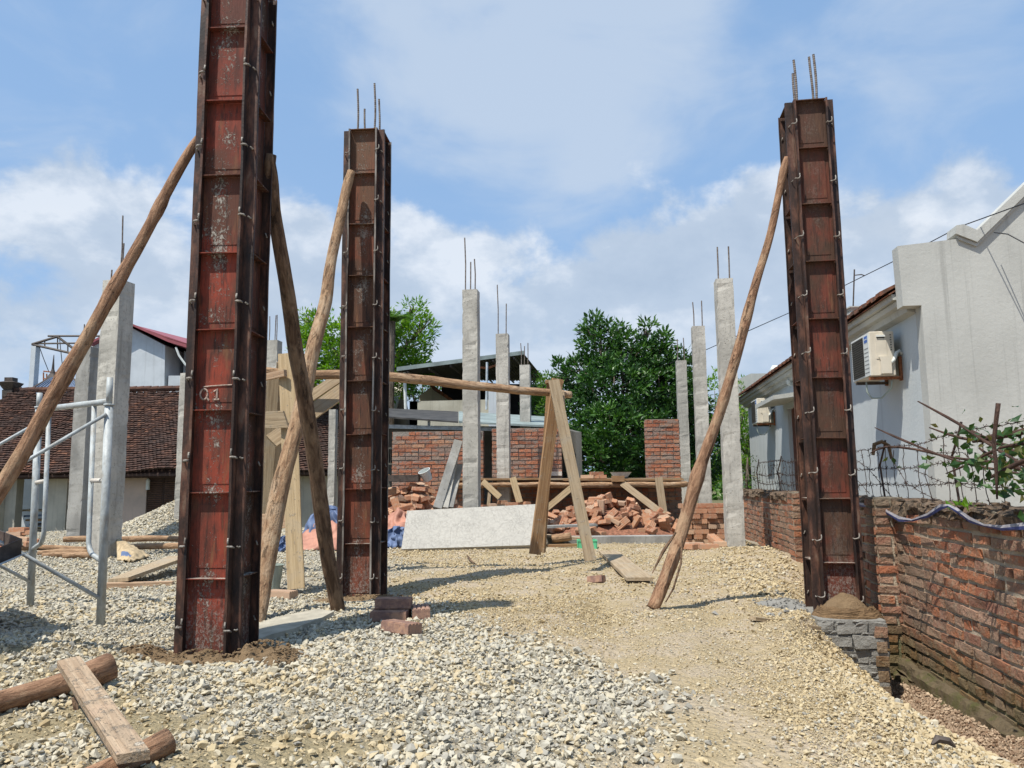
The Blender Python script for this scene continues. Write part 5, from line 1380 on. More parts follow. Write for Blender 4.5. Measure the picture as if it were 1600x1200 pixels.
# single bricks on the near gravel
q_ = on(932, 906, .016); brick(q_, (R(82), R(12), R(64)), 'chipped half brick lying alone on the yellow gravel', None, BR_DUSK, s=.6); 
def nearbrick(px, py, dz, rot, lb, me=BR_DUSK):
    q_ = on(px, py, dz); brick(q_, rot, lb, None, me); return q_
nearbrick(627, 980, .030, (R(90), R(4), R(52)), 'nearest dusky brick of the small pile, lying askew in front', BR_DUSK)
nearbrick(609, 962, .030, (R(90), 0, R(86)), 'dusky brick at the bottom of the small pile, behind the askew one')
q_ = on(609, 962, .030); brick((q_.x + .0, q_.y + .10, q_.z), (R(90), 0, R(88)), 'dusky brick at the back of the small pile', None, BR_DUSK)
brick((q_.x + .012, q_.y + .07, q_.z + .060), (R(90), 0, R(90)), 'dusky brick laid on top of the small pile beside the brown formwork', None, BR_DUSK)
brick((q_.x + .17, q_.y + .06, q_.z + .012), (R(90), 0, R(8)), 'dusky brick standing end on at the right of the small pile', None, BR_DUSK)

# leaning white board
wb = MB(); tl_, tr_, br2, bl2 = P(636, 798, 9.72), P(851, 787, 9.78), P(849, 851, 9.30), P(627, 858, 9.30)
nrm = (tr_ - tl_).cross(bl2 - tl_).normalized(); nrm = nrm if nrm.y > 0 else -nrm
wb.prism([bl2, br2, tr_, tl_], nrm * .055); tag(wb.build('white_board', SLAB_WHITE), 'large white crazed board leaning on its long edge below the middle column', 'board')
# leaning concrete posts
for i, (a, c, w) in enumerate((((716, 690), (683, 795), .105), ((712, 706), (695, 795), .085), ((718, 728), (703, 795), .08))):
    Y = 10.4 + .02 * i
    plank('concrete_post', P(*a, Y - .15), P(c[0], c[1], Y - .55), w, .09, (CONC_DARK, CONC, CONC_DARK)[i], ['longest grey concrete post leaning left of the middle column', 'middle one of the three leaning concrete posts', 'shortest concrete post leaning nearest the middle column'][i], 'concrete post', up=(0, -1, 0), group='leaning concrete posts')
# buckets and tray on the left heap
def bucket(c, axis, r, h, mat, label):
    t_ = thing('bucket', label, 'bucket', tuple(c)); ax = Vector(axis).normalized(); x = ax.orthogonal().normalized(); y = ax.cross(x); n = 20; b = MB(); vs = []
    for (rr, zz) in ((.72, 0), (.98, .97), (1.06, .98), (1.06, 1), (.95, 1), (.70, .04)):
        for k in range(n): vs.append(Vector(c) + ax * h * zz + (x * math.cos(2 * math.pi * k / n) + y * math.sin(2 * math.pi * k / n)) * r * rr)
    b.add(vs, [(j * n + k, j * n + (k + 1) % n, (j + 1) * n + (k + 1) % n, (j + 1) * n + k) for j in range(5) for k in range(n)] + [tuple(reversed(range(n))), tuple(5 * n + k for k in range(n))]); b.build('bucket_body', mat, t_, smooth=False)
    b = MB(); b.tube([Vector(c) + ax * h * .98 + x * r * 1.05 * math.cos(a) + y * r * 1.05 * math.sin(a) + ax * (.0) + x * 0 for a in np.linspace(0, math.pi, 9)], .004, 5); b.build('handle', DARKSTEEL, t_)
q_ = P(669, 750, 10.9); bucket(q_, (-.35, -.35, .85), .085, .15, PVC, 'small whitish bucket tipped over on the left brick heap')
q_ = on(424, 924); bucket(q_, (0.02, 0, 1), .082, .20, BUCKET_GREY, 'grey green plastic bucket half hidden behind the leaning tan log')
ty = thing('mortar_tray', 'dark rectangular mortar tray lying on the left brick heap', 'tray', tuple(P(632, 752, 10.9)))
q_ = P(632, 747, 10.9); b = MB()
for dx, dy, sx, sy in ((0, -.13, .42, .012), (0, .13, .42, .012), (-.205, 0, .012, .248), (.205, 0, .012, .248)): b.box((q_.x + dx, q_.y + dy, q_.z), (sx, sy, .085))
b.box((q_.x, q_.y, q_.z - .035), (.40, .25, .01)); b.build('tray_body', DARKSTEEL, ty)
plank('handle', P(604, 741, 10.85), P(615, 748, 10.85), .03, .02, PLANK_BRN, parent=ty)

# tarpaulins: crumpled sheets
def tarp(px0, px1, pybot, Y, h, depth, mat, label, seed):
    a, c = P(px0, pybot, Y), P(px1, pybot, Y); nx_, ny_ = 46, 24; V_ = []; z0 = a.z
    for j in range(ny_ + 1):
        for i in range(nx_ + 1):
            s, t = i / nx_, j / ny_; e = (math.sin(math.pi * min(1, s * 1.05)) ** .45) * (min(1, t * 2.2) ** .8)
            p = Vector((a.x + (c.x - a.x) * s, Y + depth * t, 0))
            f = 1 - abs(mnoise.noise(Vector((p.x * 1.9 + p.y * 2.6, p.y * 1.2, seed)))) * 2.2; f2 = 1 - abs(mnoise.noise(Vector((p.x * 3.5 - p.y * 6, p.y * 3, seed + 4)))) * 2
            z = max(Hz(p.x, p.y) + .008, 0) + h * e * (.62 + .26 * f + .16 * f2) + .010 * mnoise.noise(Vector((p.x * 20, p.y * 20, seed)))
            p += Vector((.06 * mnoise.noise(Vector((s * 6, t * 9, seed + 1))), .09 * mnoise.noise(Vector((s * 7, t * 5, seed + 2))), 0)); p.z = z; V_.append(p)
    b = MB(); b.add(V_, [(j * (nx_ + 1) + i, j * (nx_ + 1) + i + 1, (j + 1) * (nx_ + 1) + i + 1, (j + 1) * (nx_ + 1) + i) for j in range(ny_) for i in range(nx_)])
    o = b.build('tarpaulin', mat, smooth=True); tag(o, label, 'tarpaulin', 'crumpled tarpaulins'); m_ = o.modifiers.new('t', 'SOLIDIFY'); m_.thickness = .004
tarp(452, 545, 852, 9.5, .36, .9, TARP_OR, 'crumpled orange tarpaulin between the dark leaning log and the brown formwork', 1.3)
tarp(576, 652, 852, 9.7, .46, .9, TARP_OR, 'crumpled orange tarpaulin between the brown formwork and the white board', 5.3)
tarp(462, 536, 850, 9.75, .52, .5, TARP_BL, 'crumpled blue tarpaulin lying over the orange one behind the logs', 8.1)
tarp(594, 640, 850, 9.62, .27, .35, TARP_BL, 'small crumpled blue tarpaulin against the left edge of the white board', 3.1)
tarp(428, 446, 850, 9.3, .26, .3, TARP_BL, 'scrap of blue tarpaulin behind the foot of the tan log', 2.2)

# left middle distance: poles on the ground, sack, boards
LP = [((100, 843), (292, 842), 9.9, .036), ((32, 856), (136, 858), 9.5, .033), ((60, 868), (138, 870), 9.1, .032), ((66, 874), (140, 872), 8.9, .030), ((203, 843), (300, 843), 9.7, .034), ((198, 856), (300, 853), 9.35, .036), ((98, 870), (142, 877), 8.75, .03)]
LL_ = ['pale pole at the back of the row lying behind the concrete columns', 'pale pole at the left end of the row behind the scaffold frame', 'short pole lying between the scaffold tubes, behind the nearest one', 'thin brown pole lying between the two scaffold uprights', 'back pole of the pair lying right of the tall concrete column', 'front pole of the pair lying right of the tall concrete column', 'nearest short pole at the foot of the tall concrete column']
for i, (a, c, Y, r) in enumerate(LP):
    p0, p1 = P(*a, Y), P(*c, Y + .05); 
    zb = max(Hz(p0.x, p0.y), Hz(p1.x, p1.y)) + r * .7
    p0.z = max(zb, p0.z); p1.z = max(zb, p1.z)
    log('pole', [p0, p0.lerp(p1, .5) + Vector((0, .02, .01)), p1], r, BARK_TAN, LL_[i], 'pole', 'poles lying on the ground', seed=50 + i)
sk = MB(); sa = [P(182, 838, 9.2), P(196, 843, 9.1), P(212, 855, 8.9), P(236, 868, 8.75), P(206, 876, 8.3), P(183, 874, 8.35)]
ns = 14; vs = []
for j in range(ns + 1):
    for i in range(ns + 1):
        s, t = i / ns, j / ns; p = sa[0].lerp(sa[3], s).lerp(sa[5].lerp(sa[4], s), t)
        p = p + Vector((0, 0, .045 * math.sin(math.pi * s) * math.sin(math.pi * t) + .035 * mnoise.noise(Vector((s * 7, t * 6, 3)))))
        p.z = max(p.z, Hz(p.x, p.y) + .012); vs.append(p)
sk.add(vs, [(j * (ns + 1) + i, j * (ns + 1) + i + 1, (j + 1) * (ns + 1) + i + 1, (j + 1) * (ns + 1) + i) for j in range(ns) for i in range(ns)], 0)
for k in range(len(sk.f)):
    j, i = divmod(k, ns)
    if 10 <= j <= 11 and 3 <= i <= 9: sk.mi[k] = 1
o = sk.build('sack', [SACK, TARP_BL], smooth=True); tag(o, 'empty tan sack with a blue patch lying at the foot of the tall concrete column', 'sack'); o.modifiers.new('t', 'SOLIDIFY').thickness = .01
bd = MB(); q0, q1, q2, q3 = on(200, 912, .03), on(168, 911, .03), P(262, 884, 7.3), P(300, 884, 7.2)
q2.z = Hz(q2.x, q2.y) + .10; q3.z = Hz(q3.x, q3.y) + .12; q0.z += .02
bd.prism([q0, q1, q2, q3], (0, 0, .03)); o = bd.build('sheet_board', PLANK_GRY); tag(o, 'cement covered flat board propped on the gravel left of the red formwork', 'board')
gplank((163, 915), (270, 912), .07, .04, PLANK_PINK, 'thin pinkish batten under the flat board left of the red formwork', dz=.01)
for i, (px, py, Y, rz) in enumerate(((25, 834, 9.6, 80), (40, 832, 9.6, 85), (22, 842, 9.5, 88), (38, 843, 9.4, 70), (52, 846, 9.4, 80), (30, 828, 9.6, 85), (46, 850, 9.3, 40))):
    q_ = P(px, py, Y); brick(q_, (R(90), 0, R(rz)), ['brick in the middle of the left edge pile', 'brick in the middle right of the left edge pile behind the tray', 'lowest left brick of the pile behind the metal tray', 'skewed low brick in the pile behind the metal tray', 'rightmost brick of the pile behind the metal tray', 'topmost brick of the pile behind the metal tray', 'nearest brick fallen in front of the pile behind the metal tray'][i], 'bricks at the left edge')
SACKC = simple('dried pale mortar', (.38, .345, .27), .95, 0, .2, 9, .004)
mslab = MB(); ms = [on(x_, y_, .028) for x_, y_ in ((398, 1002), (425, 992), (462, 982), (505, 965), (522, 956), (496, 952), (458, 960), (428, 966), (404, 976), (392, 990))]
mslab.prism([p_ - Vector((0, 0, .03)) for p_ in ms], (0, 0, .034)); tag(mslab.build('mortar_slab', SACKC), 'thin smooth mortar slab lying behind the foot of the red formwork', 'mortar slab')
gplank((1176, 966), (1278, 981), .05, .02, PLANK_GRY, 'thin weathered lath lying on the gravel beside the brick pier', dz=.02)

# sand packed round the column feet
def mound(name, c, rx, ry, h, mat, label, seed, sq=1.0, n=34, cat='sand'):
    b = MB(); vs = []
    for j in range(n + 1):
        for i in range(n + 1):
            a, t = i / n * 2 - 1, j / n * 2 - 1; d = math.hypot(a, t)
            x, y = c.x + a * rx, c.y + t * ry
            rr = 1 + .35 * mnoise.noise(Vector((math.atan2(t, a) * 1.1 + seed, seed, 0)))
            e = max(0, 1 - (d / rr) ** 1.6)
            nz = mnoise.noise(Vector((x * 14, y * 14, seed))) * .35 + mnoise.noise(Vector((x * 36, y * 36, seed))) * .22
            vs.append(Vector((x, y, Hz(x, y) - .03 + (h * .7 * e * (1 + 1.9 * nz) + .034 * (e > 0) * min(1, e * 6)))))
    b.add(vs, [(j * (n + 1) + i, j * (n + 1) + i + 1, (j + 1) * (n + 1) + i + 1, (j + 1) * (n + 1) + i) for j in range(n) for i in range(n)])
    for k in range(170):
        a, r_ = random.uniform(0, 6.28), random.uniform(0, 1.12) ** .7; x, y = c.x + rx * r_ * math.cos(a), c.y + ry * r_ * math.sin(a)
        sv, sf = SV_BIG[k % len(SV_BIG)]; s_ = random.uniform(.003, .013); e = max(0, 1 - r_ ** 1.6); q_ = Vector((x, y, Hz(x, y) + .012 + h * .8 * e))
        b.add([q_ + Vector(tuple(w)) * s_ for w in sv], [tuple(f) for f in sf])
    o = b.build(name, mat); tag(o, label, cat, None, None); return o
c1 = Vector(b1)
mound('sand_mound', c1 + Vector((-.02, -.17, 0)), .22, .12, .085, SAND, 'damp sand packed against the front foot of the red formwork', 1)
mound('sand_mound', c1 + Vector((.27, -.18, 0)), .20, .13, .10, SAND, 'damp sand clods at the right foot of the red formwork', 2.7)
mound('sand_mound', c1 + Vector((.42, -.34, 0)), .10, .11, .06, SAND, 'small outlying sand clod right of the red formwork', 4.1)
mound('sand_mound', c1 + Vector((-.30, -.06, 0)), .13, .10, .05, SAND, 'small sand clod at the left foot of the red formwork', 5.9)
mound('sand_mound', Vector(b2) + Vector((.02, -.14, 0)), .34, .16, .05, SAND, 'brown sand spread round the foot of the rusty brown formwork', 7.3)
q_ = on(1232, 948, 0); mound('mortar_spill', q_, .22, .16, .05, MORTAR_WET, 'spilled grey mortar on the gravel left of the brick pier', 9.4, cat='mortar')
# sand and cloth at the right column foot
ctr = UV(pu + .01, pv - .20, -.03); n = 30; b = MB(); vs = []
for j in range(n + 1):
    for i in range(n + 1):
        a, t = i / n * 2 - 1, j / n * 2 - 1; d = min(1, math.hypot(a, t)); 
        p = ctr + UX * a * .165 + VX * t * .13; p.z = -.055 + (.125 * max(0, 1 - d ** 1.7)) * (1 + .12 * mnoise.noise(Vector((a * 3, t * 3, 2)))) + .006 * mnoise.noise(Vector((a * 14, t * 14, 2))) - (.1 if d >= 1 else 0); vs.append(p)
b.add(vs, [(j * (n + 1) + i, j * (n + 1) + i + 1, (j + 1) * (n + 1) + i + 1, (j + 1) * (n + 1) + i) for j in range(n) for i in range(n)]); tag(b.build('sand_mound', SAND, smooth=True), 'mound of sand on the brick pier in front of the dark brown formwork', 'sand')
b = MB(); vs = []; m_ = 40; kk = 7
for i in range(m_ + 1):
    a = math.pi * (1.02 + .96 * i / m_)
    for j in range(kk):
        r = .150 + .013 * min(j, 4) + .016 * mnoise.noise(Vector((i * .3, j * 1.4, 4))); z = .030 - .020 * j + .014 * mnoise.noise(Vector((i * .30, j * .6, 9))) - .035 * math.sin(math.pi * i / m_)
        p = ctr + UX * math.cos(a) * r * 1.12 + VX * math.sin(a) * r * .9; p.z = max(z, -.075) - .035 * abs(math.cos(a)) ** 6; vs.append(p)
b.add(vs, [(i * kk + j, i * kk + j + 1, (i + 1) * kk + j + 1, (i + 1) * kk + j) for i in range(m_) for j in range(kk - 1)])
o = b.build('wrapping_cloth', CLOTH_BRN, smooth=True); tag(o, 'muddy brown cloth wrapped round the sand on the brick pier', 'cloth'); o.modifiers.new('t', 'SOLIDIFY').thickness = .008

# ------------------------------------------------------------------ open sheds and houses behind the brick walls
sh = thing('lean_to_shed', 'low dark open shed with a black sheet roof behind the half built walls', 'shed', tuple(P(700, 750, 15)))
fa, fb = P(560, 650, 14.4), P(884, 669, 14.4); ba, bb = P(560, 638, 17.5), P(884, 655, 17.5)
ml = P(716, 661, 14.4); mlb = P(716, 645, 17.5)
b = MB(); b.prism([fa, ml, mlb, ba], (0, 0, .03)); b.build('dark_roof_sheet', SHEET_DARK, sh)
b = MB(); b.prism([ml + Vector((.01, 0, 0)), fb, bb, mlb + Vector((.01, 0, 0))], (0, 0, .035)); b.build('grey_roof_sheet', SHEET_GREEN, sh)
b = MB(); b.prism([P(560, 668, 14.6), P(884, 676, 14.6), P(884, 671, 14.6), P(560, 662, 14.6)], (0, .06, 0)); b.build('steel_beam', STEEL_BLUE, sh)
b = MB(); b.prism([P(668, 666, 14.62), P(672, 666, 14.62), P(672, 655, 14.62), P(668, 655, 14.62)], (0, .05, 0)); b.build('short_post', STEEL_BLUE, sh)
b = MB(); b.tube([P(597, 800, 14.6), P(597, 655, 14.6)], .03, 8); b.build('post', STEEL_BLUE, sh)
b = MB(); a_ = P(540, 700, 17.4); c_ = P(884, 700, 17.4); b.prism([Vector((a_.x, 17.4, -.6)), Vector((c_.x, 17.4, -.6)), Vector((c_.x, 17.4, 2.0)), Vector((a_.x, 17.4, 2.1))], (0, .12, 0)); b.build('back_wall', DARK_PLASTER, sh)
b = MB(); b.prism([Vector((c_.x, 14.5, -.6)), Vector((c_.x, 17.4, -.6)), Vector((c_.x, 17.4, 1.95)), Vector((c_.x, 14.5, 1.7))], (.1, 0, 0)); b.build('side_wall', DARK_PLASTER, sh)
wv = MB(); w0 = P(607, 726, 15.2); w1 = P(617, 699, 15.2); wv.box(((w0.x + w1.x) / 2, 15.2, (w0.z + w1.z) / 2), (w1.x - w0.x, .04, w1.z - w0.z)); wf = wv.build('window_frame', STAINED_WALL, sh)
wv = MB()
for k in range(3):
    x = w0.x + (w1.x - w0.x) * (.2 + .3 * k); wv.box((x, 15.17, (w0.z + w1.z) / 2), (.02, .03, (w1.z - w0.z) * .8))
wv.build('slot', BLACK_IN, wf)
# terrace parapet and raised sheet roof
th = thing('terrace_shelter', 'raised sheet metal roof over a stained parapet terrace behind the middle columns', 'shelter', tuple(P(730, 650, 20)))
b = MB(); a_, c_ = P(640, 627, 19.5), P(775, 624, 19.5); b.prism([Vector((a_.x, 19.5, 1.0)), Vector((c_.x, 19.5, 1.0)), c_, a_], (0, .2, 0)); b.prism([Vector((a_.x, 19.5, 1.0)), a_, P(655, 628, 24), Vector((P(655, 628, 24).x, 24, 1))], (.2, 0, 0)); b.build('parapet', STAINED_WALL, th)
b = MB(); a_, c_ = P(763, 608, 19.3), P(777, 608, 19.3); b.prism([Vector((a_.x, 19.3, 1.0)), Vector((c_.x, 19.3, 1.0)), c_, a_], (0, .25, 0)); b.build('peeling_pillar', WHITE_WALL, th)
rA, rB, rC, rD = P(620, 580, 19.2), P(819, 554, 19.6), P(853, 596, 26.5), P(652, 594, 26.5)
b = MB(); N_ = 44
for k in range(N_):
    s0, s1, s2 = k / N_, (k + .5) / N_, (k + 1) / N_
    f0, f1, f2 = rA.lerp(rB, s0), rA.lerp(rB, s1) + Vector((0, 0, .035)), rA.lerp(rB, s2); g0, g1, g2 = rD.lerp(rC, s0), rD.lerp(rC, s1) + Vector((0, 0, .035)), rD.lerp(rC, s2)
    b.add([f0, f1, g1, g0], [(0, 1, 2, 3)]); b.add([f1, f2, g2, g1], [(0, 1, 2, 3)])
o = b.build('sheet_roof', SHEET_DARK, th); o.modifiers.new('t', 'SOLIDIFY').thickness = .01
b = MB(); b.prism([rA, rB, rB + Vector((0, 0, .10)), rA + Vector((0, 0, .10))], (0, -.03, 0)); b.build('roof_fascia', SHEET_GREEN, th)
for k in range(6):
    b = MB(); s = (k + .5) / 6; b.tube([rA.lerp(rB, s) - Vector((0, 0, .05)), rD.lerp(rC, s) - Vector((0, 0, .05))], .03, 6); b.build('rafter', DARKSTEEL, th)
b = MB(); b.tube([P(760, 640, 19.4), P(761, 566, 19.4)], .03, 8); b.build('post', STEEL_BLUE, th)
b = MB(); b.tube([P(634, 640, 19.4), P(632, 582, 19.4)], .04, 8); b.build('post', PVC, th)
b = MB(); b.tube([P(730, 573, 19.6), P(762, 575, 19.6), P(790, 566, 19.6)], .03, 6); b.build('brace_bar', RUST, th)
b = MB(); a_, c_ = P(690, 640, 26), P(855, 640, 26); b.prism([Vector((a_.x, 26, 1)), Vector((c_.x, 26, 1)), P(855, 600, 26), P(690, 600, 26)], (0, .2, 0)); b.build('back_wall', BLACK_IN, th)
for i, (x, rz) in enumerate(((745, 1), (760, 2), (774, 3), (782, 4))):
    pass
# small far house seen under the shelter roof
fh = thing('small_far_house', 'tiny grey gabled house seen under the raised sheet roof', 'house', tuple(P(680, 640, 24)))
b = MB(); b.prism([P(655, 645, 24), P(712, 645, 24), P(712, 632, 24), P(672, 606, 24), P(655, 618, 24)], (0, 1, 0)); b.build('gable_wall', STAINED_WALL, fh)
b = MB(); b.prism([P(671, 603, 23.9), P(674, 600, 23.9), P(716, 630, 23.9), P(713, 634, 23.9)], (0, 1.3, 0)); b.build('roof', TILE_RED, fh)

# ------------------------------------------------------------------ long old tiled house on the left
oh = thing('old_tiled_house', 'long old house with a weathered brown tile roof and shuttered doors', 'house', (-9, 21, -.6))
YE, YR = 20.0, 24.0
zE = P(200, 737, YE).z; zR = P(200, 611, YR).z
xl_, xr_ = P(18, 611, YR).x, P(627, 602, YR).x
TILE_OLD = material('weathered brown clay tile', lambda t: (t.mix(t.math('MULTIPLY', t.step(t.noise(t.coord('World'), 1.1, 5, .7), .40, .62), .75), t.ramp(t.attr('tone'), [(0, (.055, .032, .024)), (.45, (.085, .043, .030)), (.8, (.12, .058, .038)), (1, (.19, .085, .048))]), (.050, .034, .028)), t.noise(t.coord('World'), 30, 3), .006), .95)
nr, nc = 40, 118
vv, ll, tt = [], [], []
rs = np.random.default_rng(5)
k = 0
TV, TF, TT = [], [], []
dy, dz = (YR - YE) / nr, (zR - zE) / nr; wx = (xr_ - xl_) / nc
sl = Vector((0, dy, dz)); sln = Vector((0, -dz, dy)).normalized()
for r_ in range(nr):
    for c_ in range(nc):
        x0 = xl_ + (c_ + .5 * (r_ % 2)) * wx + rs.uniform(-.012, .012); x1 = x0 + wx * .93
        if x1 > xr_ + .02: x1 = xr_ + .02
        y = YE + r_ * dy; z = zE + r_ * dz; lift = .045 + rs.uniform(0, .022); tilt = rs.uniform(-.007, .007); sag = .05 * math.sin(c_ * .11) + .03 * math.sin(c_ * .31 + 1)
        a0 = np.array([x0, y - sln.y * -lift + 0, z + sag]); 
        pts = [(x0, y + sln.y * lift, z + sln.z * lift + tilt + sag), (x1, y + sln.y * lift, z + sln.z * lift - tilt + sag), (x1, y + dy * 1.5, z + dz * 1.5 + .004 + sag), (x0, y + dy * 1.5, z + dz * 1.5 + .004 + sag), (x0, y + sln.y * (lift - .05), z + sln.z * (lift - .05) + sag), (x1, y + sln.y * (lift - .05), z + sln.z * (lift - .05) + sag)]
        TV += pts; TF += [k, k + 1, k + 2, k + 3, k + 4, k + 5, k + 1, k]; k += 6
        tn = float(np.clip(rs.beta(1.3, 2.2) + .45 * (vnoise(np.array([x0]), np.array([r_ * .1]), .35, 3)[0]) + (.16 if x0 < -8.5 else -.12), 0, 1)); TT += [tn, tn * .5]
fast_mesh('tile_roof', np.array(TV), np.full(len(TF) // 4, 4), np.array(TF), TILE_OLD, tone=np.array(TT), parent=oh)
b = MB(); b.prism([Vector((xl_, YE + .1, zE - .06)), Vector((xl_, YR, zR - .05)), Vector((xl_, YR + 4, zE)), Vector((xl_, YR + 4, zE - .1)), Vector((xl_, YR, zR - .16)), Vector((xl_, YE + .1, zE - .12))], (xr_ - xl_ - .02, 0, 0)); b.build('roof_underlay', DARKWOOD, oh)
b = MB()
for c_ in range(54):
    x0 = xl_ + c_ * (xr_ - xl_) / 54; b.tube([Vector((x0, YR, zR + .04 + random.uniform(0, .03))), Vector((x0 + .31, YR, zR + .075))], .085, 8, 0, random.uniform(.55, 1))
b.build('ridge_tiles', TILE_OLD, oh)
b = MB(); gx = xr_ - .06
b.prism([Vector((gx, YE + .5, -.6)), Vector((gx, YR + 3.6, -.6)), Vector((gx, YR + 3.6, zE + .2)), Vector((gx, YR, zR + .12)), Vector((gx, YE, zE + .08)), Vector((gx, YE + .5, zE - .2))], (.14, 0, 0)); b.build('gable_wall', DARK_PLASTER, oh)
b = MB(); b.prism([Vector((gx - .12, YE, zE + .09)), Vector((gx - .12, YR, zR + .12)), Vector((gx - .12, YR, zR + .20)), Vector((gx - .12, YE, zE + .17))], (.26, 0, 0)); b.build('verge_coping', STAINED_WALL, oh)
# hip end and finial on the left
b = MB(); hx = P(-40, 690, YR).x
b.prism([Vector((xl_ + .02, YR, zR)), Vector((xl_ - 1.6, YR, zR - 1.1)), Vector((xl_ - 1.6, YR, zR - 1.35)), Vector((xl_ + .02, YR, zR - .25))], (0, 2, 0)); b.build('hip_slope', DARK_PLASTER, oh)
fz = P(16, 612, YR).z; fx = P(16, 612, YR).x; s_ = YR / 1209
b = MB()
for (w0, w1, za, zb) in ((15, 16, -12, 2), (13, 26, 2, 14), (26, 14, 14, 16), (13, 13, 16, 22)):
    vs = []
    for w, z in ((w0, za), (w1, zb)):
        for sx, sy in ((-1, -1), (1, -1), (1, 1), (-1, 1)): vs.append(Vector((fx + sx * w * s_ / 2, YR + sy * w * s_ / 2, fz + z * s_)))
    b.add(vs, [(0, 1, 2, 3), (4, 5, 6, 7), (0, 1, 5, 4), (1, 2, 6, 5), (2, 3, 7, 6), (3, 0, 4, 7)])
b.build('ridge_finial', DARKSTEEL, oh)
# front wall with openings
YW = 20.6
def wz(px, z): q = P(px, 760, YW); return Vector((q.x, YW, z))
def wallpart(nm, pa, pb, z0, z1, mat, dy=0, th=.2):
    a, c = wz(pa, z0), wz(pb, z0); b = MB(); b.box(((a.x + c.x) / 2, YW + dy + th / 2, (z0 + z1) / 2), (c.x - a.x, th, z1 - z0)); return b.build(nm, mat, oh)
zb_ = -.62
wallpart('wall', 76, 105, zb_, zE, CREAM_WALL); wallpart('wall', 184, 229, zb_, zE, PINK_WALL, .004); wallpart('wall', 281, 640, zb_, zE, CREAM_WALL, .004); wallpart('wall', -80, 5, zb_, zE, CREAM_WALL)
wallpart('lintel', 105.2, 183.8, zE - .25, zE, PINK_WALL, .01); wallpart('wall', 128, 183.8, zb_, zE - .255, PINK_WALL, .002)
wallpart('wooden_post', 5.2, 13, zb_, zE - .05, CREAM_WALL, -.35, .25); wallpart('pillar', 13.2, 30, zb_, zE - .05, CREAM_WALL, -.1, .3)
wallpart('back_wall', 0, 80, zb_, zE, BLACK_IN, 2.0, .1); wallpart('door', 105.2, 127.8, zb_, zE - .26, DARKWOOD, .1, .05)
wallpart('eave_beam', -60, 640, zE - .16, zE - .06, DARKWOOD, -.35, .1)
d1 = wallpart('louvred_door', 229.3, 254.8, zb_, zE - .06, DARKWOOD, .05, .05); d2 = wallpart('louvred_door', 255.4, 280.8, zb_, zE - .06, DARKWOOD, .05, .05)
for d, pa, pb in ((d1, 231, 253), (d2, 257, 279)):
    lv = MB(); a, c = wz(pa, 0), wz(pb, 0)
    for k in range(18): lv.box(((a.x + c.x) / 2, YW + .035, zE - .28 - k * .055), (c.x - a.x, .02, .022), Matrix.Rotation(.5, 3, 'X'))
    lv.build('louvre_slats', simple('louvre wood', (.10, .055, .04), .6), d)
pv_ = MB(); q_ = P(231, 758, YW - .1); pv_.tube([q_ - Vector((0, 0, .12)), q_ + Vector((0, 0, .12)), q_ + Vector((0, 0, .17))], [.05, .05, .02], 8); o = pv_.build('white_bottle', PVC); tag(o, 'small white bottle hanging beside the louvred door of the old house', 'bottle')
for i in range(7):
    q_ = P(60, 798 + i * 7.5, 20.9); b = MB(); b.box((q_.x + random.uniform(-.1, .1), 21.2, q_.z), (random.uniform(.6, 1.0), .5, .05), Matrix.Rotation(random.uniform(-.05, .05), 3, 'Y'))
    o = b.build('stored_board', (PLANK_GRY, SHEET_BLUE, PLANK_BRN, DARKSTEEL, PLANK_GRY, DARKSTEEL, PLANK_BRN)[i]); tag(o, ['topmost board', 'bluish sheet second from the top', 'brown board third from the top', 'dark sheet in the middle', 'grey board third from the bottom', 'dark sheet second from the bottom', 'lowest brown board'][i] + ' of the pile in the porch of the old house', 'board', 'boards stored in the porch')

# white gabled building with crimson roof, far left
wg = thing('gabled_building', 'tall white gabled building with a crimson sheet roof behind the old tiled house', 'building', tuple(P(230, 612, 34)))
Yg = 34; 
def g(px, py, Y=Yg): return P(px, py, Y)
b = MB(); b.prism([Vector((g(140, 700).x, Yg, -1)), Vector((g(258, 700).x, Yg, -1)), g(258, 540), g(203, 511), g(165, 528), g(140, 540)], (0, 9, 0)); b.build('gable_wall', WHITE_WALL, wg)
b = MB(); b.prism([Vector((g(258.2, 700).x, Yg + 1.5, -1)), Vector((g(330, 700).x, Yg + 1.5, -1)), Vector((g(330, 700).x, Yg + 1.5, g(330, 548).z)), Vector((g(258.2, 700).x, Yg + 1.5, g(258, 540).z))], (0, 7, 0)); b.build('recessed_wall', BLUE_WALL, wg)
b = MB(); b.prism([Vector((g(258.2, 700).x, Yg, -1)), Vector((g(330, 700).x, Yg, -1)), Vector((g(330, 700).x, Yg, g(330, 587).z)), Vector((g(258.2, 700).x, Yg, g(258, 587).z))], (0, 1.49, 0)); b.build('balcony_front', WHITE_WALL, wg)
b = MB(); b.prism([g(200, 506, Yg - .4), g(262, 534, Yg - .4), g(340, 558, Yg - .4), g(340, 553, Yg - .4), g(262, 529, Yg - .4), g(200, 503, Yg - .4)], (0, 9, 0)); b.prism([g(200, 506, Yg - .4), g(138, 539, Yg - .4), g(138, 535, Yg - .4), g(200, 503, Yg - .4)], (0, 9, 0)); b.build('sheet_roof', SHEET_RED, wg)
b = MB(); b.prism([g(262, 529, Yg - .38), g(340, 553, Yg - .38), g(340, 541, Yg + 8), g(203, 508, Yg + 8), g(203, 506, Yg - .38)], (0, 0, .02)); b.build('roof_top', SHEET_RED, wg)
b = MB(); b.tube([g(275, 543, Yg - .3), g(280, 556, Yg - .3), g(290, 570, Yg - .3), g(296, 575, Yg - .3)], .05, 6); b.build('downpipe', PVC, wg)
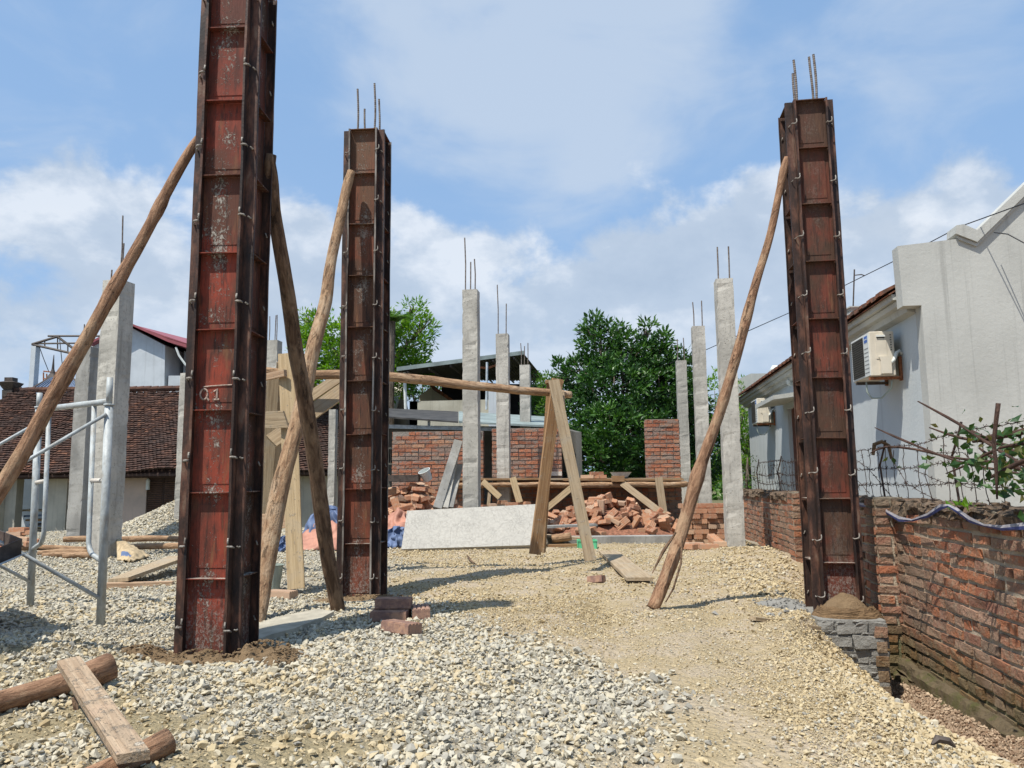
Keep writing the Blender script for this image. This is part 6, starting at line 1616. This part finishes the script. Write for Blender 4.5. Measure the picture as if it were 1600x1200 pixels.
# roof truss frame on posts
tf = thing('roof_truss', 'bare steel roof truss on a white post far behind the old tiled house', 'truss', tuple(P(52, 600, 30)))
def T(pts, r=.05, nm='truss_bar', mat=DARKSTEEL):
    b = MB(); b.tube([P(x, y, 30) for x, y in pts], r, 5); b.build(nm, mat, tf)
T([(50, 538), (90, 526)]); T([(90, 526), (118, 547)]); T([(50, 538), (112, 552)]); T([(75, 525), (160, 525)], .04); T([(52, 537), (132, 536)], .035)
for x, y0, y1 in ((70, 533, 541), (90, 527, 545), (106, 539, 550)): T([(x, y0), (x, y1)], .025)
T([(55, 541), (62, 543), (68, 560), (76, 580)], .015, 'slack_wire', CABLE); T([(93, 528), (95, 548), (98, 576)], .015, 'slack_wire', CABLE)
b = MB(); a_, c_ = P(47, 596, 30), P(58, 541, 30); b.box(((a_.x + c_.x) / 2 - .02, 30.1, (c_.z - 1) / 2), ((c_.x - a_.x), .3, c_.z + 1)); b.build('post', WHITE_WALL, tf)
hr = thing('hipped_roof_house', 'slate blue hipped sheet roof peeping over the ridge of the old tiled house', 'house', tuple(P(85, 612, 29)))
ap, l0, r0, f0 = P(82, 589, 29), P(22, 622, 28), P(150, 622, 28), P(100, 625, 24.8)
l1 = P(22, 615, 33); r1 = P(150, 615, 33)
b = MB(); fl, frr = P(10, 630, 25.5), P(160, 630, 25.5); ap2 = P(110, 589, 29)
b.add([fl, frr, ap, ap2, P(10, 625, 33), P(160, 625, 33)], [(0, 1, 3, 2), (0, 2, 4), (1, 5, 3), (2, 3, 5, 4)]); b.build('roof_sheets', SHEET_BLUE, hr)
b = MB()
for k in range(16):
    s = k / 15; b.tube([fl.lerp(frr, s) + Vector((0, -.01, .01)), ap.lerp(ap2, s) + Vector((0, -.01, .02))], .02, 4)
b.build('roof_ribs', SHEET_BLUE, hr)
b = MB(); b.tube([fl, ap], .05, 6); b.tube([frr, ap2], .05, 6); b.build('hip_ridges', DARKSTEEL, hr)
b = MB(); b.tube([ap + Vector((0, 0, -.05)), ap + Vector((0, 0, .12)), ap + Vector((0, 0, .3)), ap + Vector((0, 0, .85))], [.22, .10, .05, .012], 8); b.build('finial', DARKSTEEL, hr)
b = MB(); b.box(((fl.x + frr.x) / 2, 29, .4), (frr.x - fl.x - .5, 6, 2.4)); b.build('wall', WHITE_WALL, hr)
rsf = thing('rooftop_scaffold', 'tiny distant scaffold frame standing beyond the slate blue roof', 'scaffold', tuple(P(95, 600, 34)))
for pts in ([(68, 582), (68, 620)], [(73, 584), (73, 620)], [(68, 580), (98, 583)], [(98, 580), (98, 620)], [(92, 581), (92, 620)], [(68, 592), (98, 590)]):
    b = MB(); b.tube([P(x, y, 34) for x, y in pts], .03, 5); b.build('scaffold_tube', RUST, rsf)
b = MB(); b.box(P(124, 590, 34), (.22, .2, .75)); tag(b.build('blue_drum', TARP_BL), 'tiny blue and white drum beside the concrete column above the slate blue roof', 'drum')
b = MB(); b.box((P(135, 600, 36).x, 36, 2.4), (4.5, 3, 4.6)); tag(b.build('flat_roofed_building', WHITE_WALL), 'low pale flat roofed building beyond the slate blue roof', 'building')

# ------------------------------------------------------------------ trees
def tree(name, label, blobs_, leaf, nclump, per, mat, trunk, seed, aspect=.42, gap=.0, spread=.16, droop=0.0, group='trees behind the site'):
    """blobs_: (centre, (rx, ry, rz)); clumps sit mostly near each blob's skin"""
    g_ = np.random.default_rng(seed); C, D, S, T = [], [], [], []
    root = thing(name, label, 'tree', tuple(trunk[0]), group)
    vols = np.array([b[1][0] * b[1][2] for b in blobs_]); cnt = (nclump * vols / vols.sum()).astype(int) + 2
    lb = MB()
    for (c, r), n in zip(blobs_, cnt):
        c = np.array(c); r = np.array(r)
        d = g_.normal(size=(n, 3)); d /= np.linalg.norm(d, axis=1, keepdims=True)
        rad = g_.uniform(.45, 1.02, n) ** .6; ctr = c + d * rad[:, None] * r
        ct = np.clip(g_.normal(.42, .22, n) + .18 * d[:, 2], 0, 1)
        for i in range(n):
            m_ = int(per * g_.uniform(.6, 1.3)); dd = g_.normal(size=(m_, 3)) * [.8, .8, .6] + d[i] * .7 + [0, 0, .35 - droop]
            dd /= np.linalg.norm(dd, axis=1, keepdims=True)
            C.append(ctr[i] + dd * g_.uniform(0, spread, (m_, 1))); D.append(dd); S.append(leaf * g_.uniform(.6, 1.25, m_)); T.append(np.clip(ct[i] + g_.normal(0, .13, m_), 0, 1))
    v_, f_, t_ = leafmesh(np.concatenate(C), np.concatenate(D), np.concatenate(S), np.concatenate(T), aspect=aspect)
    fast_mesh('crown', v_, np.full(len(f_) // 3, 3), f_, mat, tone=t_, parent=root)
    tb = MB(); tr_pts = [Vector(p) for p in trunk]; n = len(tr_pts); h = (tr_pts[-1] - tr_pts[0]).length
    tb.tube(tr_pts, [h * .045 * (1 - .55 * i / (n - 1)) for i in range(n)], 9, wob=.1)
    top = tr_pts[-1]
    for i, (c, r) in enumerate(blobs_):
        c = Vector(c); s = tr_pts[min(n - 1, max(1, int(n * .6)))].lerp(top, random.random())
        mid = s.lerp(c, .5) + Vector((random.uniform(-.1, .1), random.uniform(-.1, .1), -.1)); e = s.lerp(c, 1.0) + Vector((0, 0, r[2] * .5))
        tb.tube([s, mid, c, e], [h * .018, h * .012, h * .008, h * .003], 6)
        for k in range(4):
            a = random.uniform(0, 6.28); q = c + Vector((math.cos(a) * r[0] * .85, math.sin(a) * r[1] * .85, random.uniform(-.1, .8) * r[2])); tb.tube([mid.lerp(c, .7), c.lerp(q, .55), q], [h * .007, h * .005, h * .002], 5)
    tb.build('trunk', BARK_GRY, root, smooth=True)
    return root
def B(px, py, Y, rpx, rpy, ry=None):
    c = P(px, py, Y); s = Y / 1209; return (tuple(c), (rpx * s, (ry or rpx) * s, rpy * s))
def gnd(px, Y, z=-.5): q = P(px, 700, Y); return Vector((q.x, Y, z))
# big dark glossy tree
YT = 18.5
tree('broadleaf_tree', 'large dark glossy broadleaf tree behind the low brick wall and platform',
     [B(938, 545, YT, 30, 38), B(985, 560, YT, 34, 42), B(1020, 560, YT + .3, 30, 38), B(912, 585, YT, 32, 30), B(960, 610, YT - .5, 62, 50), B(1030, 610, YT, 46, 52), B(900, 650, YT, 40, 45), B(960, 680, YT - 1, 60, 50), B(1010, 690, YT - .6, 48, 55), B(1060, 600, YT + .5, 34, 52),
      B(1065, 660, YT + .4, 40, 70), B(890, 720, YT, 30, 40), B(940, 725, YT - 1.1, 50, 42), B(1000, 735, YT - .6, 50, 40), B(925, 515, YT, 14, 20), B(968, 528, YT, 13, 22), B(1010, 520, YT, 12, 18), B(1036, 540, YT, 10, 20), B(880, 590, YT, 14, 26), B(1048, 748, YT, 50, 30), B(1100, 700, YT + .8, 30, 60)],
     .145, 2100, 16, LEAF_DARK, [gnd(975, YT), P(975, 760, YT), P(972, 700, YT), P(968, 640, YT)], 3, .40, spread=.19)
YT2 = 22
tree('broadleaf_tree', 'bright green feathery tree behind the logs and the brown formwork',
     [B(500, 520, YT2, 28, 30), B(480, 560, YT2, 26, 36), B(535, 545, YT2, 34, 46), B(515, 590, YT2, 44, 34), B(600, 520, YT2, 30, 36), B(635, 545, YT2, 34, 34), B(655, 520, YT2, 24, 28), B(610, 575, YT2, 44, 40), B(650, 575, YT2, 24, 24), B(570, 560, YT2, 40, 50), B(565, 500, YT2, 26, 30), B(646, 484, YT2, 14, 12), B(560, 610, YT2, 40, 26), B(482, 500, YT2, 16, 14), B(610, 605, YT2, 26, 20), B(470, 590, YT2, 22, 14)],
     .13, 1150, 18, LEAF_LIGHT, [gnd(565, YT2), P(566, 680, YT2), P(568, 620, YT2), P(568, 560, YT2)], 5, .36, spread=.24)
# palm behind it
pm_ = thing('palm_tree', 'palm with spiky fronds rising just right of the brown formwork top of the green tree', 'palm', tuple(gnd(612, 21)), 'trees behind the site')
pc = P(613, 502, 21); b = MB(); b.tube([gnd(606, 21), pc], [.12, .09], 8); b.build('trunk', BARK_GRY, pm_)
for k in range(13):
    a = k * 2.4; el = random.uniform(.25, 1.1); d = Vector((math.cos(a) * math.cos(el), math.sin(a) * math.cos(el), math.sin(el))); L = random.uniform(.6, .85)
    C, D, S = [], [], []
    for j in range(24):
        s = j / 24; q = pc + d * L * s + Vector((0, 0, -.42 * s * s * L)); sd_ = d.cross(Vector((0, 0, 1))).normalized()
        for sg in (-1, 1): C.append(tuple(q)); D.append(tuple(d * .5 + sd_ * sg * .8 + Vector((0, 0, -.15)))); S.append(.26 * (1 - .5 * s))
    v_, f_, t_ = leafmesh(np.array(C), np.array(D), np.array(S), rng.uniform(.2, .9, len(C)), aspect=.16); fast_mesh('frond', v_, np.full(len(f_) // 3, 3), f_, LEAF_FAR, tone=t_, parent=pm_)
# greenery by the shelter and the right hand gap
tree('broadleaf_tree', 'small leafy tree between the raised sheet roof and the big dark tree',
     [B(856, 612, 20.5, 20, 26), B(842, 645, 20.5, 24, 24), B(868, 660, 20, 26, 40), B(830, 600, 23, 14, 18), B(880, 620, 20, 16, 24)], .11, 240, 13, LEAF_FAR, [gnd(856, 20.5), P(856, 690, 20.5), P(856, 640, 20.5)], 8, .42)
tree('broadleaf_tree', 'bright tree filling the gap between the thick concrete column and the blue house',
     [B(1168, 618, 24, 20, 26), B(1175, 655, 24, 26, 30), B(1155, 660, 23, 22, 34), B(1172, 700, 23, 26, 34), B(1140, 690, 23, 30, 60), B(1150, 740, 22, 34, 24), B(1118, 640, 23, 20, 60), B(1105, 720, 22, 26, 50)], .12, 420, 15, LEAF_LIGHT, [gnd(1168, 23.5), P(1168, 740, 23.5), P(1168, 680, 23.5)], 9, .36)
tree('shrub', 'dry thin shrub at the far end of the brick wall below the bright tree',
     [B(1168, 730, 15, 12, 24), B(1158, 752, 14.5, 16, 12)], .05, 70, 9, LEAF_WILT, [P(1166, 775, 14.8), P(1167, 745, 14.8), P(1168, 715, 14.8)], 10, .3)
tree('broadleaf_tree', 'dark tree seen under the raised sheet roof',
     [B(660, 612, 29, 22, 22), B(640, 600, 29, 18, 20), B(690, 620, 30, 20, 20)], .15, 150, 12, LEAF_DARK, [gnd(660, 29), P(660, 660, 29), P(660, 620, 29)], 12, .42)
# distant tree belt hiding the horizon
g_ = np.random.default_rng(77); C, D, S, T = [], [], [], []
for i in range(900):
    x = g_.uniform(-60, 60); y = g_.uniform(52, 62); h = 3.0 + 1.4 * math.sin(x * .21) + 1.0 * math.sin(x * .53 + 2)
    m_ = 14; c = np.array([x, y, g_.uniform(-1, max(.5, h))]); dd = g_.normal(size=(m_, 3)); C.append(c + dd * .5); D.append(dd); S.append(g_.uniform(.4, .8, m_)); T.append(np.clip(g_.normal(.4, .2, m_), 0, 1))
v_, f_, t_ = leafmesh(np.concatenate(C), np.concatenate(D), np.concatenate(S), np.concatenate(T), aspect=.6)
o = fast_mesh('distant_woods', v_, np.full(len(f_) // 3, 3), f_, LEAF_FAR, tone=t_); tag(o, 'far belt of trees along the horizon', 'woods', None, 'stuff')

# small odds and ends
b = MB(); b.tube([on(730, 868, .03), on(736, 876, .035), on(745, 883, .02)], [.008, .010, .004], 6); tag(b.build('dry_twig', BARK_DRK), 'dark curved twig lying on the gravel below the white board', 'twig')
b = MB(); q_ = on(1473, 1163, .02); b.tube([q_ + Vector((-.035, 0, 0)), q_ + Vector((-.01, .01, .014)), q_ + Vector((.02, .0, .010)), q_ + Vector((.035, -.01, -.006))], [.004, .014, .013, .004], 6); tag(b.build('pottery_shard', DARKSTEEL), 'dark curved shard lying on the gravel near the trench', 'shard')
c0 = on_u(1378, 690, 1.97); b = MB(); b.tube([c0 + UX * -.07 + Vector((0, 0, -.10)), c0 + UX * -.055 + Vector((0, 0, -.02)), c0, c0 + UX * .045 + Vector((0, 0, -.03)), c0 + UX * .06 + Vector((0, 0, -.13))], [.012, .016, .015, .014, .010], 6)
tag(b.build('rag', CLOTH_BRN), 'brown rag hooked over the barbed wire right of the dark brown formwork', 'rag')
for i, (px, py) in enumerate(((940, 880), (1120, 958), (1228, 955), (1205, 960))):
    sv, sf = SV_BIG[i]; q_ = on(px, py, .01); b = MB(); b.add([q_ + Vector(tuple(w)) * (.022 + .01 * (i % 2)) for w in sv], [tuple(f) for f in sf]); tag(b.build('stone', CONC_DARK), ['larger grey stone lying right of the trestle foot', 'larger grey stone lying right of the leaning log foot', 'larger grey stone lying just left of the brick pier', 'second larger grey stone left of the brick pier above the lath'][i], 'stone')
